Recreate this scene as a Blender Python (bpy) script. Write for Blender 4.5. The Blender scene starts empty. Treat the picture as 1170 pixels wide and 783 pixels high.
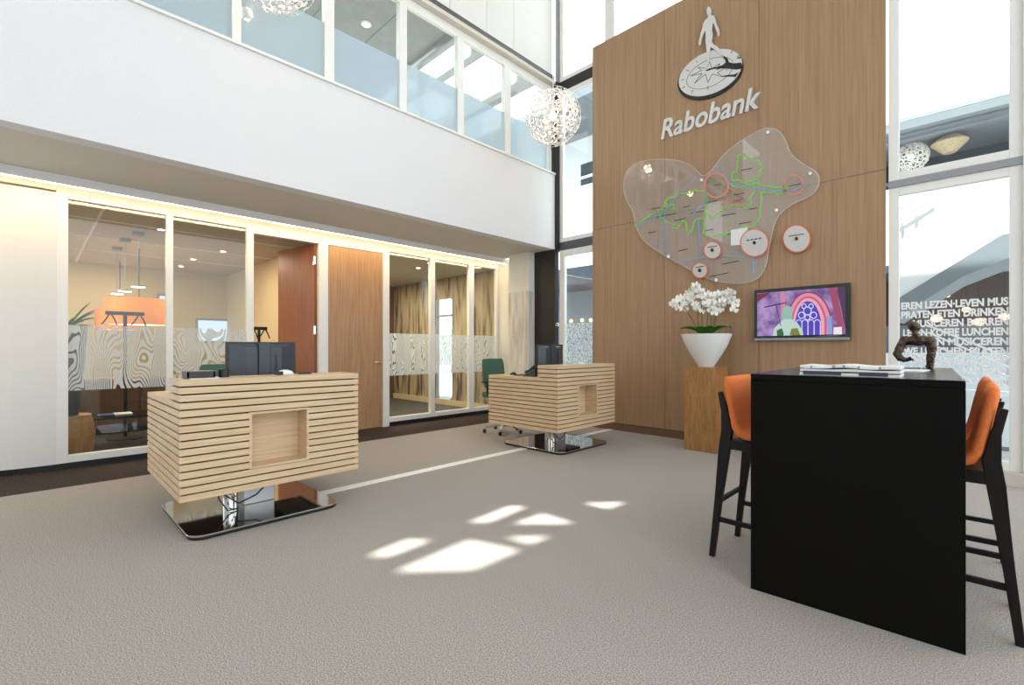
import bpy, bmesh, math, random
from math import sin, cos, pi, radians, sqrt
from mathutils import Vector, Matrix
random.seed(7)
SC = bpy.context.scene
COL = SC.collection

# ------------------------------------------------------------------ camera
F, PX, PY, H = 540.0, 585.0, 398.0, 1.25
YAW = radians(44.5)
cam_d = bpy.data.cameras.new('camera'); cam = bpy.data.objects.new('camera', cam_d); COL.objects.link(cam)
cam_d.sensor_width = 36; cam_d.lens = F/1170*36; cam_d.shift_y = (PY-391.5)/1170
cam_d.clip_start = .05; cam_d.clip_end = 300
cam.location = (0, 0, H); cam.rotation_euler = (pi/2, 0, YAW)
SC.camera = cam
FX, FY = -sin(YAW), cos(YAW); RX, RY = cos(YAW), sin(YAW)

def ray(px, py):
    s = (px-PX)/F
    return (FX+RX*s, FY+RY*s, (PY-py)/F)
def on_y(px, py, Y):
    d = ray(px, py); t = Y/d[1]; return (d[0]*t, H+d[2]*t)      # x, z
def on_x(px, py, X):
    d = ray(px, py); t = X/d[0]; return (d[1]*t, H+d[2]*t)      # y, z
def on_z(px, py, Z=0.0):
    d = ray(px, py); t = (Z-H)/d[2]; return (d[0]*t, d[1]*t)

# ------------------------------------------------------------------ materials
def lin(c):
    return tuple(((v/255)/12.92 if v/255 <= .04045 else ((v/255+.055)/1.055)**2.4) for v in c)
class N:
    def __init__(s, name):
        s.m = bpy.data.materials.new(name); s.m.use_nodes = True
        s.t = s.m.node_tree; s.t.nodes.clear()
    def a(s, kind, **kw):
        n = s.t.nodes.new('ShaderNode'+kind)
        for k, v in kw.items():
            if k in n.inputs: n.inputs[k].default_value = v
            else: setattr(n, k, v)
        return n
    def l(s, o, i): s.t.links.new(o, i)
    def out(s, sh):
        o = s.a('OutputMaterial'); s.l(sh, o.inputs['Surface']); return s.m
def coords(n, scale=(1, 1, 1), kind='Object', rot=(0, 0, 0)):
    t = n.a('TexCoord'); mp = n.a('Mapping'); mp.inputs['Scale'].default_value = scale; mp.inputs['Rotation'].default_value = rot
    n.l(t.outputs[kind], mp.inputs['Vector']); return mp.outputs['Vector']
def mat(name, c1, c2=None, rough=.5, metal=0, scale=(8, 8, 8), detail=4, bump=0, spec=.5, nscale=1.0, lo=.35, hi=.65, coat=0, dist=0):
    n = N(name); p = n.a('BsdfPrincipled', Roughness=rough, Metallic=metal)
    p.inputs['Specular IOR Level'].default_value = spec
    p.inputs['Coat Weight'].default_value = coat
    if c2 is None: c2 = tuple(v*.985 for v in c1)
    nz = n.a('TexNoise'); nz.inputs['Scale'].default_value = nscale; nz.inputs['Detail'].default_value = detail
    nz.inputs['Distortion'].default_value = dist
    n.l(coords(n, scale), nz.inputs['Vector'])
    r = n.a('ValToRGB'); r.color_ramp.elements[0].position = lo; r.color_ramp.elements[1].position = hi
    r.color_ramp.elements[0].color = (*c2, 1); r.color_ramp.elements[1].color = (*c1, 1)
    n.l(nz.outputs[0], r.inputs[0]); n.l(r.outputs[0], p.inputs['Base Color'])
    if bump:
        b = n.a('Bump', Strength=bump, Distance=.01); n.l(nz.outputs[0], b.inputs['Height']); n.l(b.outputs[0], p.inputs['Normal'])
    return n.out(p.outputs[0])
def emis(name, c, s):
    n = N(name); e = n.a('Emission', Strength=s); e.inputs['Color'].default_value = (*c, 1); return n.out(e.outputs[0])
def glass(name, tint=(.93, .97, .96), refl=.9, haze=0):
    n = N(name); tr = n.a('BsdfTransparent'); tr.inputs['Color'].default_value = (*tint, 1)
    g = n.a('BsdfGlossy', Roughness=.01); f = n.a('LayerWeight', Blend=.5)
    pw = n.a('Math', operation='POWER'); pw.inputs[1].default_value = 5; n.l(f.outputs['Facing'], pw.inputs[0])
    m = n.a('Math', operation='MULTIPLY_ADD'); m.inputs[1].default_value = .95*refl; m.inputs[2].default_value = .045*refl
    n.l(pw.outputs[0], m.inputs[0])
    mx = n.a('MixShader'); n.l(m.outputs[0], mx.inputs[0]); n.l(tr.outputs[0], mx.inputs[1]); n.l(g.outputs[0], mx.inputs[2])
    if haze:
        d = n.a('BsdfDiffuse'); d.inputs['Color'].default_value = (.8, .8, .76, 1); h = n.a('MixShader'); h.inputs[0].default_value = haze
        n.l(tr.outputs[0], h.inputs[1]); n.l(d.outputs[0], h.inputs[2]); n.l(h.outputs[0], mx.inputs[1])
    return n.out(mx.outputs[0])
def film(name, scale, bands, cut, col=(.82, .85, .86), opac=.93, dist=0.0, flow=0.0):
    n = N(name); nz = n.a('TexNoise'); nz.inputs['Scale'].default_value = 1; nz.inputs['Detail'].default_value = 1.5
    nz.inputs['Roughness'].default_value = .35; nz.inputs['Distortion'].default_value = dist
    n.l(coords(n, scale), nz.inputs['Vector'])
    m0 = n.a('Math', operation='MULTIPLY'); m0.inputs[1].default_value = bands; n.l(nz.outputs[0], m0.inputs[0])
    tc = n.a('TexCoord'); sx_ = n.a('SeparateXYZ'); n.l(tc.outputs['Object'], sx_.inputs[0])
    m1 = n.a('Math', operation='MULTIPLY_ADD'); m1.inputs[1].default_value = flow; n.l(sx_.outputs['Y'], m1.inputs[0]); n.l(m0.outputs[0], m1.inputs[2])
    m2 = n.a('Math', operation='FRACT'); n.l(m1.outputs[0], m2.inputs[0])
    m3 = n.a('Math', operation='GREATER_THAN'); m3.inputs[1].default_value = cut; n.l(m2.outputs[0], m3.inputs[0])
    m4 = n.a('Math', operation='MULTIPLY'); m4.inputs[1].default_value = opac; n.l(m3.outputs[0], m4.inputs[0])
    tr = n.a('BsdfTransparent'); d = n.a('BsdfDiffuse'); d.inputs['Color'].default_value = (*col, 1)
    tl = n.a('BsdfTranslucent'); tl.inputs['Color'].default_value = (*col, 1)
    a = n.a('MixShader'); a.inputs[0].default_value = .3; n.l(d.outputs[0], a.inputs[1]); n.l(tl.outputs[0], a.inputs[2])
    mx = n.a('MixShader'); n.l(m4.outputs[0], mx.inputs[0]); n.l(tr.outputs[0], mx.inputs[1]); n.l(a.outputs[0], mx.inputs[2])
    return n.out(mx.outputs[0])

M = {}
M['white'] = mat('white_plaster', (.80, .80, .80), (.765, .77, .775), rough=.85, scale=(90, 90, 90), bump=.25)
M['soffit'] = mat('soffit_paint', (.70, .66, .58), rough=.85)
M['frame'] = mat('white_frame_paint', (.84, .83, .79), rough=.4)
M['panel'] = mat('cream_panel', (.78, .77, .72), rough=.5)
M['black'] = mat('black_steel', (.012, .011, .010), rough=.45)
M['darkmetal'] = mat('anthracite_metal', (.08, .085, .09), rough=.45)
M['greymetal'] = mat('grey_metal', (.30, .31, .32), rough=.4)
M['carpet'] = mat('grey_carpet', (.57, .525, .475), (.25, .23, .21), rough=.95, scale=(170, 170, 170), detail=2, bump=.14, spec=.1, lo=.36, hi=.66)
M['darkcarpet'] = mat('dark_brown_mat', (.075, .055, .048), (.035, .026, .023), rough=.9, scale=(60, 60, 60), bump=.4, spec=.15)
M['roomfloor'] = mat('room_floor', (.06, .058, .06), (.04, .04, .042), rough=.6)
M['strip'] = mat('aluminium_strip', (.93, .92, .90), rough=.35, metal=0)
def woodwall():
    n = N('oak_veneer_wall'); p = n.a('BsdfPrincipled', Roughness=.42)
    p.inputs['Specular IOR Level'].default_value = .35
    nz = n.a('TexNoise'); nz.inputs['Scale'].default_value = 1; nz.inputs['Detail'].default_value = 6; n.l(coords(n, (42, 42, .8)), nz.inputs['Vector'])
    n2 = n.a('TexNoise'); n2.inputs['Scale'].default_value = 1; n2.inputs['Detail'].default_value = 2; n.l(coords(n, (110, 110, 3)), n2.inputs['Vector'])
    mx = n.a('Mix', data_type='FLOAT'); mx.inputs[0].default_value = .4; n.l(nz.outputs[0], mx.inputs[2]); n.l(n2.outputs[0], mx.inputs[3])
    r = n.a('ValToRGB'); e = r.color_ramp.elements
    e[0].position = .33; e[0].color = (.32, .19, .10, 1); e[1].position = .70; e[1].color = (.44, .285, .165, 1)
    n.l(mx.outputs[0], r.inputs[0]); n.l(r.outputs[0], p.inputs['Base Color'])
    return n.out(p.outputs[0])
M['woodwall'] = woodwall()
M['oak'] = mat('light_oak', (.72, .545, .345), (.62, .44, .26), rough=.45, scale=(7, 2.0, 60), detail=5)
M['oakdark'] = mat('dark_backing', (.05, .030, .018), rough=.8)
M['pedestal'] = mat('golden_oak', (.44, .215, .07), (.29, .13, .038), rough=.4, scale=(30, 30, 4), detail=6, dist=1.2)
M['door'] = mat('oak_door', (.50, .29, .145), (.34, .19, .095), rough=.4, scale=(60, 60, 2.2), detail=5, lo=.3, hi=.7)
M['reddoor'] = mat('reddish_door', (.31, .10, .026), (.24, .07, .017), rough=.35, scale=(50, 50, 2.5), detail=5)
M['chrome'] = mat('chrome', (.75, .75, .76), rough=.12, metal=1)
M['plate'] = mat('polished_steel', (.52, .51, .48), (.49, .48, .45), rough=.07, metal=1)
M['silver'] = mat('silver_paint', (.62, .63, .65), rough=.3, metal=.4)
M['blackplastic'] = mat('black_plastic', (.02, .021, .023), rough=.4)
M['bluegrey'] = mat('slate_plastic', (.045, .06, .075), rough=.35)
M['green'] = mat('green_fabric', (.075, .155, .105), rough=.9, scale=(80, 80, 80), bump=.3)
M['orange'] = mat('orange_fabric', (.80, .20, .045), (.72, .17, .035), rough=.85, scale=(120, 120, 120), bump=.3)
M['blackwood'] = mat('black_wood', (.014, .012, .011), (.010, .009, .008), rough=.45, scale=(50, 50, 3), spec=.2)
M['tabletop'] = mat('black_table', (.006, .0055, .006), (.005, .0045, .005), rough=.2, spec=.25, scale=(40, 3, 40))
M['tableside'] = mat('black_table_side', (.0045, .004, .0035), rough=.55, spec=.08, scale=(40, 3, 40))
M['paper'] = mat('white_paper', (.82, .82, .80), rough=.8)
M['vase'] = mat('white_ceramic', (.80, .80, .78), rough=.3)
M['petal'] = mat('white_petal', (.90, .90, .84), rough=.7)
M['lip'] = mat('yellow_centre', (.75, .62, .20), rough=.6)
M['leaf'] = mat('green_leaf', (.085, .27, .03), (.05, .17, .02), rough=.35)
M['stem'] = mat('stem_brown', (.10, .09, .03), rough=.6)
M['bronze'] = mat('bronze', (.12, .085, .06), (.035, .025, .02), rough=.45, metal=.75, scale=(35, 35, 35), bump=1.0)
M['glass'] = glass('clear_glass')
M['acrylic'] = glass('clear_acrylic', (.985, .985, .98), 1.5, haze=.07)
M['acrylic_edge'] = mat('polished_edge', (.66, .63, .56), rough=.25)
M['green_line'] = mat('green_ink', (.22, .75, .08), rough=.5)
M['blue_line'] = mat('blue_ink', (.15, .42, .75), rough=.5)
M['red_line'] = mat('red_ink', (.80, .16, .10), rough=.5)
M['pale_red'] = mat('faded_red_ink', (.68, .27, .18), rough=.5)
M['disc'] = mat('grey_disc', (.60, .58, .55), rough=.35)
M['blackink'] = mat('black_ink', (.012, .012, .012), rough=.5)
M['letter'] = mat('brushed_letter', (.70, .69, .67), rough=.35, metal=.15)
M['sticker'] = mat('white_sticker', (.88, .89, .90), rough=.6)
M['lampshade'] = mat('orange_shade', (.85, .30, .08), rough=.8)
M['lampwhite'] = mat('lamp_white', (.86, .86, .85), rough=.35)
M['ceiltile'] = mat('grey_ceiling', (.33, .34, .34), (.29, .30, .30), rough=.9)
M['beige'] = mat('beige_paint', (.62, .52, .33), rough=.85)
M['ceilbeige'] = mat('ceiling_beige', (.60, .53, .42), rough=.85)
M['brownwall'] = mat('brown_furniture', (.11, .055, .028), rough=.5)
M['extwhite'] = mat('white_render', (.86, .87, .88), rough=.9)
M['extgrey'] = mat('grey_cladding', (.19, .22, .25), rough=.7)
M['extdark'] = mat('dark_slate_blue', (.035, .055, .08), (.02, .032, .05), rough=.5, scale=(6, 1, 6))
M['extbrown'] = mat('brown_shopfront', (.06, .035, .025), rough=.6)
M['paving'] = mat('pale_paving', (.62, .62, .62), rough=.9)
M['led'] = emis('warm_led', (1.0, .76, .44), 9)
M['bulb'] = emis('warm_bulb', (1.0, .72, .42), 14)
M['spot'] = emis('spot_glow', (1.0, .86, .65), 10)
M['extlamp'] = emis('shop_lamp', (1.0, .62, .32), 3.0)
M['room_window'] = emis('daylit_window', (.75, .88, 1.0), 1.0)
M['frost'] = None
def frost():
    n = N('frosted_film'); tr = n.a('BsdfTransparent'); tr.inputs['Color'].default_value = (.85, .93, 1, 1)
    d = n.a('BsdfDiffuse'); d.inputs['Color'].default_value = (.38, .46, .51, 1)
    tl = n.a('BsdfTranslucent'); tl.inputs['Color'].default_value = (.46, .56, .62, 1)
    a = n.a('MixShader'); a.inputs[0].default_value = .45; n.l(d.outputs[0], a.inputs[1]); n.l(tl.outputs[0], a.inputs[2])
    g = n.a('BsdfGlossy', Roughness=.05); f = n.a('Fresnel', IOR=1.45)
    b = n.a('MixShader'); n.l(f.outputs[0], b.inputs[0]); n.l(a.outputs[0], b.inputs[1]); n.l(g.outputs[0], b.inputs[2])
    mx = n.a('MixShader'); mx.inputs[0].default_value = .93; n.l(tr.outputs[0], mx.inputs[1]); n.l(b.outputs[0], mx.inputs[2])
    return n.out(mx.outputs[0])
M['frost'] = frost()
M['film'] = film('grain_film', (3.0, 3.4, 1.5), 26, .33, dist=.25, flow=30.0, col=(.70, .73, .74))
M['film_fine'] = film('reed_film', (7, 9, 3.4), 9, .26, col=(.74, .80, .80), dist=.3, flow=44.0)
M['film_dot'] = film('lettered_film', (22, 22, 13), 5, .45, col=(.70, .78, .80))
def streak():
    n = N('weathered_boards'); p = n.a('BsdfPrincipled', Roughness=.8)
    nz = n.a('TexNoise'); nz.inputs['Scale'].default_value = 1; nz.inputs['Detail'].default_value = 6; n.l(coords(n, (9, 9, 1.1)), nz.inputs['Vector'])
    r = n.a('ValToRGB'); e = r.color_ramp.elements
    e[0].position = .36; e[0].color = (.06, .05, .042, 1); e[1].position = .62; e[1].color = (.44, .36, .25, 1)
    m = r.color_ramp.elements.new(.5); m.color = (.36, .29, .20, 1)
    n.l(nz.outputs[0], r.inputs[0]); n.l(r.outputs[0], p.inputs['Base Color']); return n.out(p.outputs[0])
M['streak'] = streak()
M['plywood'] = mat('pale_boards', (.76, .72, .65), (.52, .48, .42), rough=.7, scale=(14, 14, 1.6), detail=6, lo=.35, hi=.6)

# ------------------------------------------------------------------ mesh builder
class MB:
    def __init__(s): s.bm = bmesh.new()
    def poly(s, pts):
        s.bm.faces.new([s.bm.verts.new(p) for p in pts]); return s
    def box(s, x0, x1, y0, y1, z0, z1):
        x0, x1 = sorted((x0, x1)); y0, y1 = sorted((y0, y1)); z0, z1 = sorted((z0, z1))
        v = [s.bm.verts.new(p) for p in ((x0,y0,z0),(x1,y0,z0),(x1,y1,z0),(x0,y1,z0),(x0,y0,z1),(x1,y0,z1),(x1,y1,z1),(x0,y1,z1))]
        for f in ((0,3,2,1),(4,5,6,7),(0,1,5,4),(1,2,6,5),(2,3,7,6),(3,0,4,7)): s.bm.faces.new([v[i] for i in f])
        return s
    def prism(s, a, b):
        """two matching rings of points -> closed solid"""
        va = [s.bm.verts.new(p) for p in a]; vb = [s.bm.verts.new(p) for p in b]; n = len(a)
        s.bm.faces.new(va[::-1]); s.bm.faces.new(vb)
        for i in range(n): s.bm.faces.new((va[i], va[(i+1) % n], vb[(i+1) % n], vb[i]))
        return s
    def loft(s, rings, cap=True, closed=False):
        R = [[s.bm.verts.new(p) for p in r] for r in rings]; n = len(R[0])
        prs = list(zip(R[:-1], R[1:])) + ([(R[-1], R[0])] if closed else [])
        for A, B in prs:
            for i in range(n): s.bm.faces.new((A[i], A[(i+1) % n], B[(i+1) % n], B[i]))
        if cap and not closed: s.bm.faces.new(R[0][::-1]); s.bm.faces.new(R[-1])
        return s
    def lathe(s, prof, c=(0, 0, 0), n=32, sx=1, sy=1):
        rings = [[(c[0]+r*sx*cos(2*pi*i/n), c[1]+r*sy*sin(2*pi*i/n), c[2]+z) for i in range(n)] for r, z in prof]
        return s.loft(rings)
    def tube(s, pts, r, n=8, closed=False):
        pts = [Vector(p) for p in pts]; rr = r if isinstance(r, (list, tuple)) else [r]*len(pts)
        rings = []; up = None
        for i, p in enumerate(pts):
            if closed: t = pts[(i+1) % len(pts)]-pts[i-1]
            else: t = (pts[min(i+1, len(pts)-1)]-pts[max(i-1, 0)])
            t.normalize()
            if up is None: up = Vector((0, 0, 1)) if abs(t.z) < .9 else Vector((1, 0, 0))
            a = t.cross(up)
            if a.length < 1e-5: a = t.orthogonal()
            a.normalize(); b = a.cross(t); b.normalize(); up = b
            rings.append([tuple(p + a*(rr[i]*cos(2*pi*k/n)) + b*(rr[i]*sin(2*pi*k/n))) for k in range(n)])
        return s.loft(rings, closed=closed)
    def bar(s, pts, w, h, side=(0, 1, 0)):
        """rectangular bar following pts; w along side vector, h perpendicular"""
        pts = [Vector(p) for p in pts]; S = Vector(side).normalized(); rings = []
        for i, p in enumerate(pts):
            t = (pts[min(i+1, len(pts)-1)]-pts[max(i-1, 0)]).normalized(); u = t.cross(S).normalized()
            ww = w[i] if isinstance(w, (list, tuple)) else w; hh = h[i] if isinstance(h, (list, tuple)) else h
            rings.append([tuple(p+S*a*ww/2+u*b*hh/2) for a, b in ((-1,-1),(1,-1),(1,1),(-1,1))])
        return s.loft(rings)
    def ball(s, c, r, seg=16, rings=10, scale=(1, 1, 1)):
        m = Matrix.Translation(c) @ Matrix.Diagonal((r*scale[0], r*scale[1], r*scale[2], 1))
        bmesh.ops.create_uvsphere(s.bm, u_segments=seg, v_segments=rings, radius=1, matrix=m); return s
    def build(s, name, m, parent=None, bevel=0, smooth=False, seg=2, normals=True):
        if normals: bmesh.ops.recalc_face_normals(s.bm, faces=s.bm.faces)
        me = bpy.data.meshes.new(name); s.bm.to_mesh(me); s.bm.free(); me.materials.append(m)
        if smooth:
            for p in me.polygons: p.use_smooth = True
        o = bpy.data.objects.new(name, me); COL.objects.link(o)
        if parent is not None:
            o.parent = parent
            # geometry written in world coordinates is shifted to the (unrotated) ancestor chain
            q = parent; off = Vector()
            while q is not None: off += q.location; q = q.parent
            if not parent.get('_local') and not (parent.parent and parent.parent.get('_local')): me.transform(Matrix.Translation(-off))
        if bevel:
            b = o.modifiers.new('bevel', 'BEVEL'); b.width = bevel; b.segments = seg; b.limit_method = 'ANGLE'; b.angle_limit = radians(40)
        return o
def tag(o, label, cat, group=None, kind=None):
    o['label'] = label; o['category'] = cat
    if group: o['group'] = group
    if kind: o['kind'] = kind
    return o
def thing(name, label, cat, loc=(0, 0, 0), group=None, rz=0, local=False):
    o = bpy.data.objects.new(name, None); COL.objects.link(o); o.location = loc; o.rotation_euler = (0, 0, rz)
    o.empty_display_size = .1
    if local: o['_local'] = 1
    return tag(o, label, cat, group)
def struct(o, label=None, cat=None):
    o['kind'] = 'structure'
    if label: o['label'] = label; o['category'] = cat
    return o
def sempty(name, loc, label, cat):
    o = bpy.data.objects.new(name, None); COL.objects.link(o); o.location = loc; return struct(o, label, cat)
def copy_tree(o, parent=None):
    c = o.copy(); COL.objects.link(c); c.parent = parent
    for ch in [x for x in COL.objects if x.parent == o]: copy_tree(ch, c)
    return c

# ------------------------------------------------------------------ key planes
XG, XF, XB, YW = -6.69, -6.32, -5.10, 6.25
ZS = 2.93         # soffit
ZB = 4.21         # balcony top
YN = -3.0         # near end of the left wall
YC = 6.43         # inner face of the facade wall behind the corridor

# ------------------------------------------------------------------ floor & ceiling & roof
o = MB().box(-5.84, 6, -5, YW+.05, -.1, 0).build('floor', M['carpet']); struct(o, 'grey speckled carpet of the hall', 'floor')
o = MB().box(-6.75, -5.84, YN, YC+.05, -.1, .001).build('floor', M['darkcarpet']); struct(o, 'dark brown carpet border along the glazed office wall', 'floor')
o = MB().box(-12, -6.75, YN, YC+.05, -.1, 0).build('floor', M['roomfloor']); struct(o, 'dark floor inside the glazed offices', 'floor')
MB().box(-4.07, -3.965, 1.3, YW, -.02, .004).build('trim_1', M['strip'])
struct(bpy.data.objects['trim_1'], 'pale metal strip let into the carpet', 'floor strip')
o = MB().box(-30, 40, YW+.2, 45, -.3, -.08).build('ground', M['paving']); struct(o, 'pale paving outside the glazing', 'ground')

# soffit under the balcony, balcony wall
o = MB().box(-12, XB, YN, YW, ZS, ZS+.35).build('ceiling', M['soffit']); struct(o, 'beige soffit under the gallery', 'ceiling')
o = MB().box(XB-.16, XB+.002, YN, YW-.02, ZS-.004, ZB-.03).build('wall_left', M['white']); struct(o, 'white gallery parapet wall above the offices', 'wall')
o = MB().box(XB-.20, XB+.03, YN, YW-.02, ZB-.03, ZB).build('trim_2', M['frame'], bevel=.004); struct(o, 'white coping on the gallery parapet', 'trim')
# fascia + cove
o = MB().box(XF-.02, XF, YN, YC, 2.845, ZS).build('trim_3', M['white']); struct(o, 'pale fascia board in front of the cove light', 'trim')
cv = MB().box(XF-.045, XF-.02, YN, 6.30, 2.838, 2.856).build('cove_light', M['led'])
tag(cv, 'long warm linear cove light above the glazed office wall', 'light')
o = MB().box(XG-.10, XG+.0, YN, YC, 2.86, ZS).build('wall_left_header', M['panel']); struct(o, 'cream wall strip above the glazed office frames', 'wall')

# roof with cut-outs so the sun makes the patches on the carpet
SUN_EL, SUN_AZ = radians(62), radians(160)    # sun stands behind the hall, a little to the right
sd = Vector((cos(SUN_EL)*sin(SUN_AZ), cos(SUN_EL)*cos(SUN_AZ), sin(SUN_EL)))
ZR = 8.0
patches = [[(120,295),(265,235),(345,240),(190,300)], [(215,352),(480,238),(655,275),(490,345)], [(475,178),(625,118),(680,122),(545,178)],
           [(630,183),(740,145),(855,182)], [(600,228),(765,225),(690,255)], [(875,108),(1035,105),(965,130)]]
holes = []
for P in patches:
    h = []
    for (x, y) in P:
        gx, gy = on_z(380+x/3.079, 540+y/3.079)
        h.append(Vector((gx, gy, 0))+sd*(ZR/sd.z))
    holes.append([(v.x, v.y) for v in h])
from mathutils.geometry import delaunay_2d_cdt
def slab(name, m, rect, holes, z0, z1):
    x0, x1, y0, y1 = rect
    vs = [Vector(p) for p in ((x0,y0),(x1,y0),(x1,y1),(x0,y1))]; fc = [[0,1,2,3]]
    for h in holes:
        b = len(vs); vs += [Vector(p) for p in h]; fc.append(list(range(b, b+len(h))))
    V, E, Fc, ov, oe, of = delaunay_2d_cdt(vs, [], fc, 1, 1e-6)
    def inside(p, h):
        c = False
        for i in range(len(h)):
            a, b = h[i], h[i-1]
            if (a[1] > p[1]) != (b[1] > p[1]) and p[0] < (b[0]-a[0])*(p[1]-a[1])/(b[1]-a[1])+a[0]: c = not c
        return c
    bm = bmesh.new(); vv = [bm.verts.new((v.x, v.y, z0)) for v in V]
    for f, src in zip(Fc, of):
        q = [V[i] for i in f]; ct = (sum(v.x for v in q)/len(q), sum(v.y for v in q)/len(q))
        if any(inside(ct, h) for h in holes): continue
        bm.faces.new([vv[i] for i in f])
    r = bmesh.ops.extrude_face_region(bm, geom=bm.faces[:])
    bmesh.ops.translate(bm, verts=[g for g in r['geom'] if isinstance(g, bmesh.types.BMVert)], vec=(0, 0, z1-z0))
    bmesh.ops.recalc_face_normals(bm, faces=bm.faces)
    me = bpy.data.meshes.new(name); bm.to_mesh(me); bm.free(); me.materials.append(m)
    o = bpy.data.objects.new(name, me); COL.objects.link(o); return o
o = slab('ceiling', M['white'], (XB-.25, 7, -9.0, YW+.15), holes, ZR, ZR+.03)
struct(o, 'unseen white roof over the hall, openings shaped to cast the sun patches', 'ceiling')

struct(MB().box(-6.7, 7, -5.6, -5.5, 0, ZR).build('wall_rear', M['white']), 'unseen plain white wall added behind the camera to cut back light', 'wall')  # added out of view to cut the light from the rear
# ------------------------------------------------------------------ glazed office wall
def gy(px): return on_x(px, 398, XG)[0]
Zg0, Zg1, Zh = .141, 2.795, 2.86
D = .07
def frame_unit(name, ya, yb, divs, label, fm, z_lo=.065, bottom=True):
    """white frame with a pane per bay; divs = list of (y0,y1) mullions incl. jambs"""
    root = sempty(name, (XG, ya, 0), label, 'window')
    f = MB()
    f.box(XG-D, XG, ya, yb, Zg1, Zh)
    if bottom: f.box(XG-D, XG, ya, yb, z_lo, Zg0)
    for (a, b) in divs: f.box(XG-D, XG+.003, a, b, z_lo, Zh-.002)
    f.build('window_frame', M['frame'], root, bevel=.004)
    for (d0, d1) in zip(divs[:-1], divs[1:]):
        y0, y1 = d0[1], d1[0]
        MB().box(XG-.035, XG-.03, y0, y1, Zg0, Zg1).build('pane', M['glass'], root)
        MB().poly([(XG-.027, y0, .807), (XG-.027, y1, .807), (XG-.027, y1, 1.49), (XG-.027, y0, 1.49)])\
            .build('frosted_band', fm, root, normals=False)
    return root
y78 = gy(78)
frame_unit('window_1', y78-.09, gy(290), [(y78-.09, y78), (gy(190), gy(198)), (gy(282), gy(290))],
           'left pair of office panes with a wood-grain patterned white band', M['film'])
frame_unit('window_2', gy(438), gy(571), [(gy(438), gy(445)), (gy(492), gy(497)), (gy(536), gy(541.5)), (gy(567), gy(571.5))],
           'three office panes with reed patterned white band beside the closed door', M['film_fine'])
MB().box(XG-.5, XG-.03, y78-.3, gy(290), 0, .065).box(XG-.30, XG-.10, y78-.9, y78-.3, 0, .064).build('baseboard_left', M['black']); struct(bpy.data.objects['baseboard_left'], 'black recessed plinth under the left office panes', 'plinth')
o = MB().box(XG-.2, XG-.03, gy(438)+.05, YC, 0, .065).build('baseboard_left', M['black']); struct(o, 'black recessed plinth under the three right office panes', 'plinth')
# doorway frame and doors
root = sempty('door_1', (XG, gy(290), 0), 'open doorway with a reddish wooden door swung inwards', 'door')
f = MB(); f.box(XG-D, XG, gy(290), gy(375), 2.745, Zh); f.box(XG-D-.02, XG+.003, gy(364.5), gy(375), 0, Zh-.003)
f.build('door_frame', M['frame'], root, bevel=.004)
hx, hy = XG-D, gy(364.5)-.02
ex, ey = -7.60, 2.66
dv = Vector((ex-hx, ey-hy, 0)); nrm = Vector((-dv.y, dv.x, 0)).normalized()*.02
a = [Vector((hx, hy, .01))-nrm, Vector((hx, hy, .01))+nrm, Vector((ex, ey, .01))+nrm, Vector((ex, ey, .01))-nrm]
leaf = MB().prism([tuple(p) for p in a], [tuple(p+Vector((0, 0, 2.72))) for p in a]).build('door_leaf', M['reddoor'], root)
for z in (.25, 1.45, 2.45):
    MB().box(hx-.012, hx+.012, hy-.03, hy-.002, z, z+.12).build('hinge', M['chrome'], root)
root = sempty('door_2', (XG, gy(375), 0), 'closed oak veneer door in the office wall', 'door')
MB().box(XG-.05, XG-.012, gy(375.6), gy(437.4), .015, 2.745).build('door_leaf', M['door'], root, bevel=.002)
MB().box(XG-D, XG, gy(375), gy(438), 2.75, Zh).box(XG-D-.02, XG+.004, gy(437.6), gy(444.8), 0, Zh-.003).build('door_frame', M['frame'], root, bevel=.004)
hy = gy(434)
MB().tube([(XG-.012, hy, 1.03), (XG+.05, hy, 1.03), (XG+.055, hy-.02, 1.03), (XG+.055, hy-.13, 1.03)], .01, 10).build('door_handle', M['chrome'], root, smooth=True)
MB().lathe([(.025, 0), (.025, .008)], (0, 0, 0), 20).build('rose', M['chrome'], root)
bpy.data.objects['rose'].location = (.0-.006, hy-gy(375), 1.03); bpy.data.objects['rose'].data.transform(Matrix.Rotation(pi/2, 4, 'Y') @ Matrix.Translation(Vector((XG, gy(375), 0))))
# curved cream panel at the left
pts = []
y = y78-.09
pts = [(XG, y), (XG-.004, y-.15), (XG-.02, y-.3), (XG-.055, y-.45), (XG-.12, y-.62), (XG-.23, y-.82), (XG-.4, y-1.02), (XG-.65, y-1.2), (XG-1.0, y-1.35), (XG-1.5, y-1.45)]
m = MB()
for (p, q) in zip(pts[:-1], pts[1:]):
    m.prism([(p[0], p[1], .065), (q[0], q[1], .065), (q[0]-.03, q[1]+.05, .065), (p[0]-.05, p[1], .065)],
            [(p[0], p[1], 2.84), (q[0], q[1], 2.84), (q[0]-.03, q[1]+.05, 2.84), (p[0]-.05, p[1], 2.84)])
bmesh.ops.remove_doubles(m.bm, verts=m.bm.verts, dist=1e-5)
o = m.build('wall_left_curved', M['panel']); struct(o, 'cream wall panel curving away at the end of the office wall', 'wall')
m = MB()
for (p, q) in zip(pts[:-1], pts[1:]):
    m.prism([(p[0]-.05, p[1], 0), (q[0]-.05, q[1]+.04, 0), (q[0]-.12, q[1]+.08, 0), (p[0]-.12, p[1], 0)],
            [(p[0]-.05, p[1], .066), (q[0]-.05, q[1]+.04, .066), (q[0]-.12, q[1]+.08, .066), (p[0]-.12, p[1], .066)])
struct(m.build('baseboard_left', M['black']), 'black recessed plinth under the curved cream panel', 'plinth')

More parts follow.
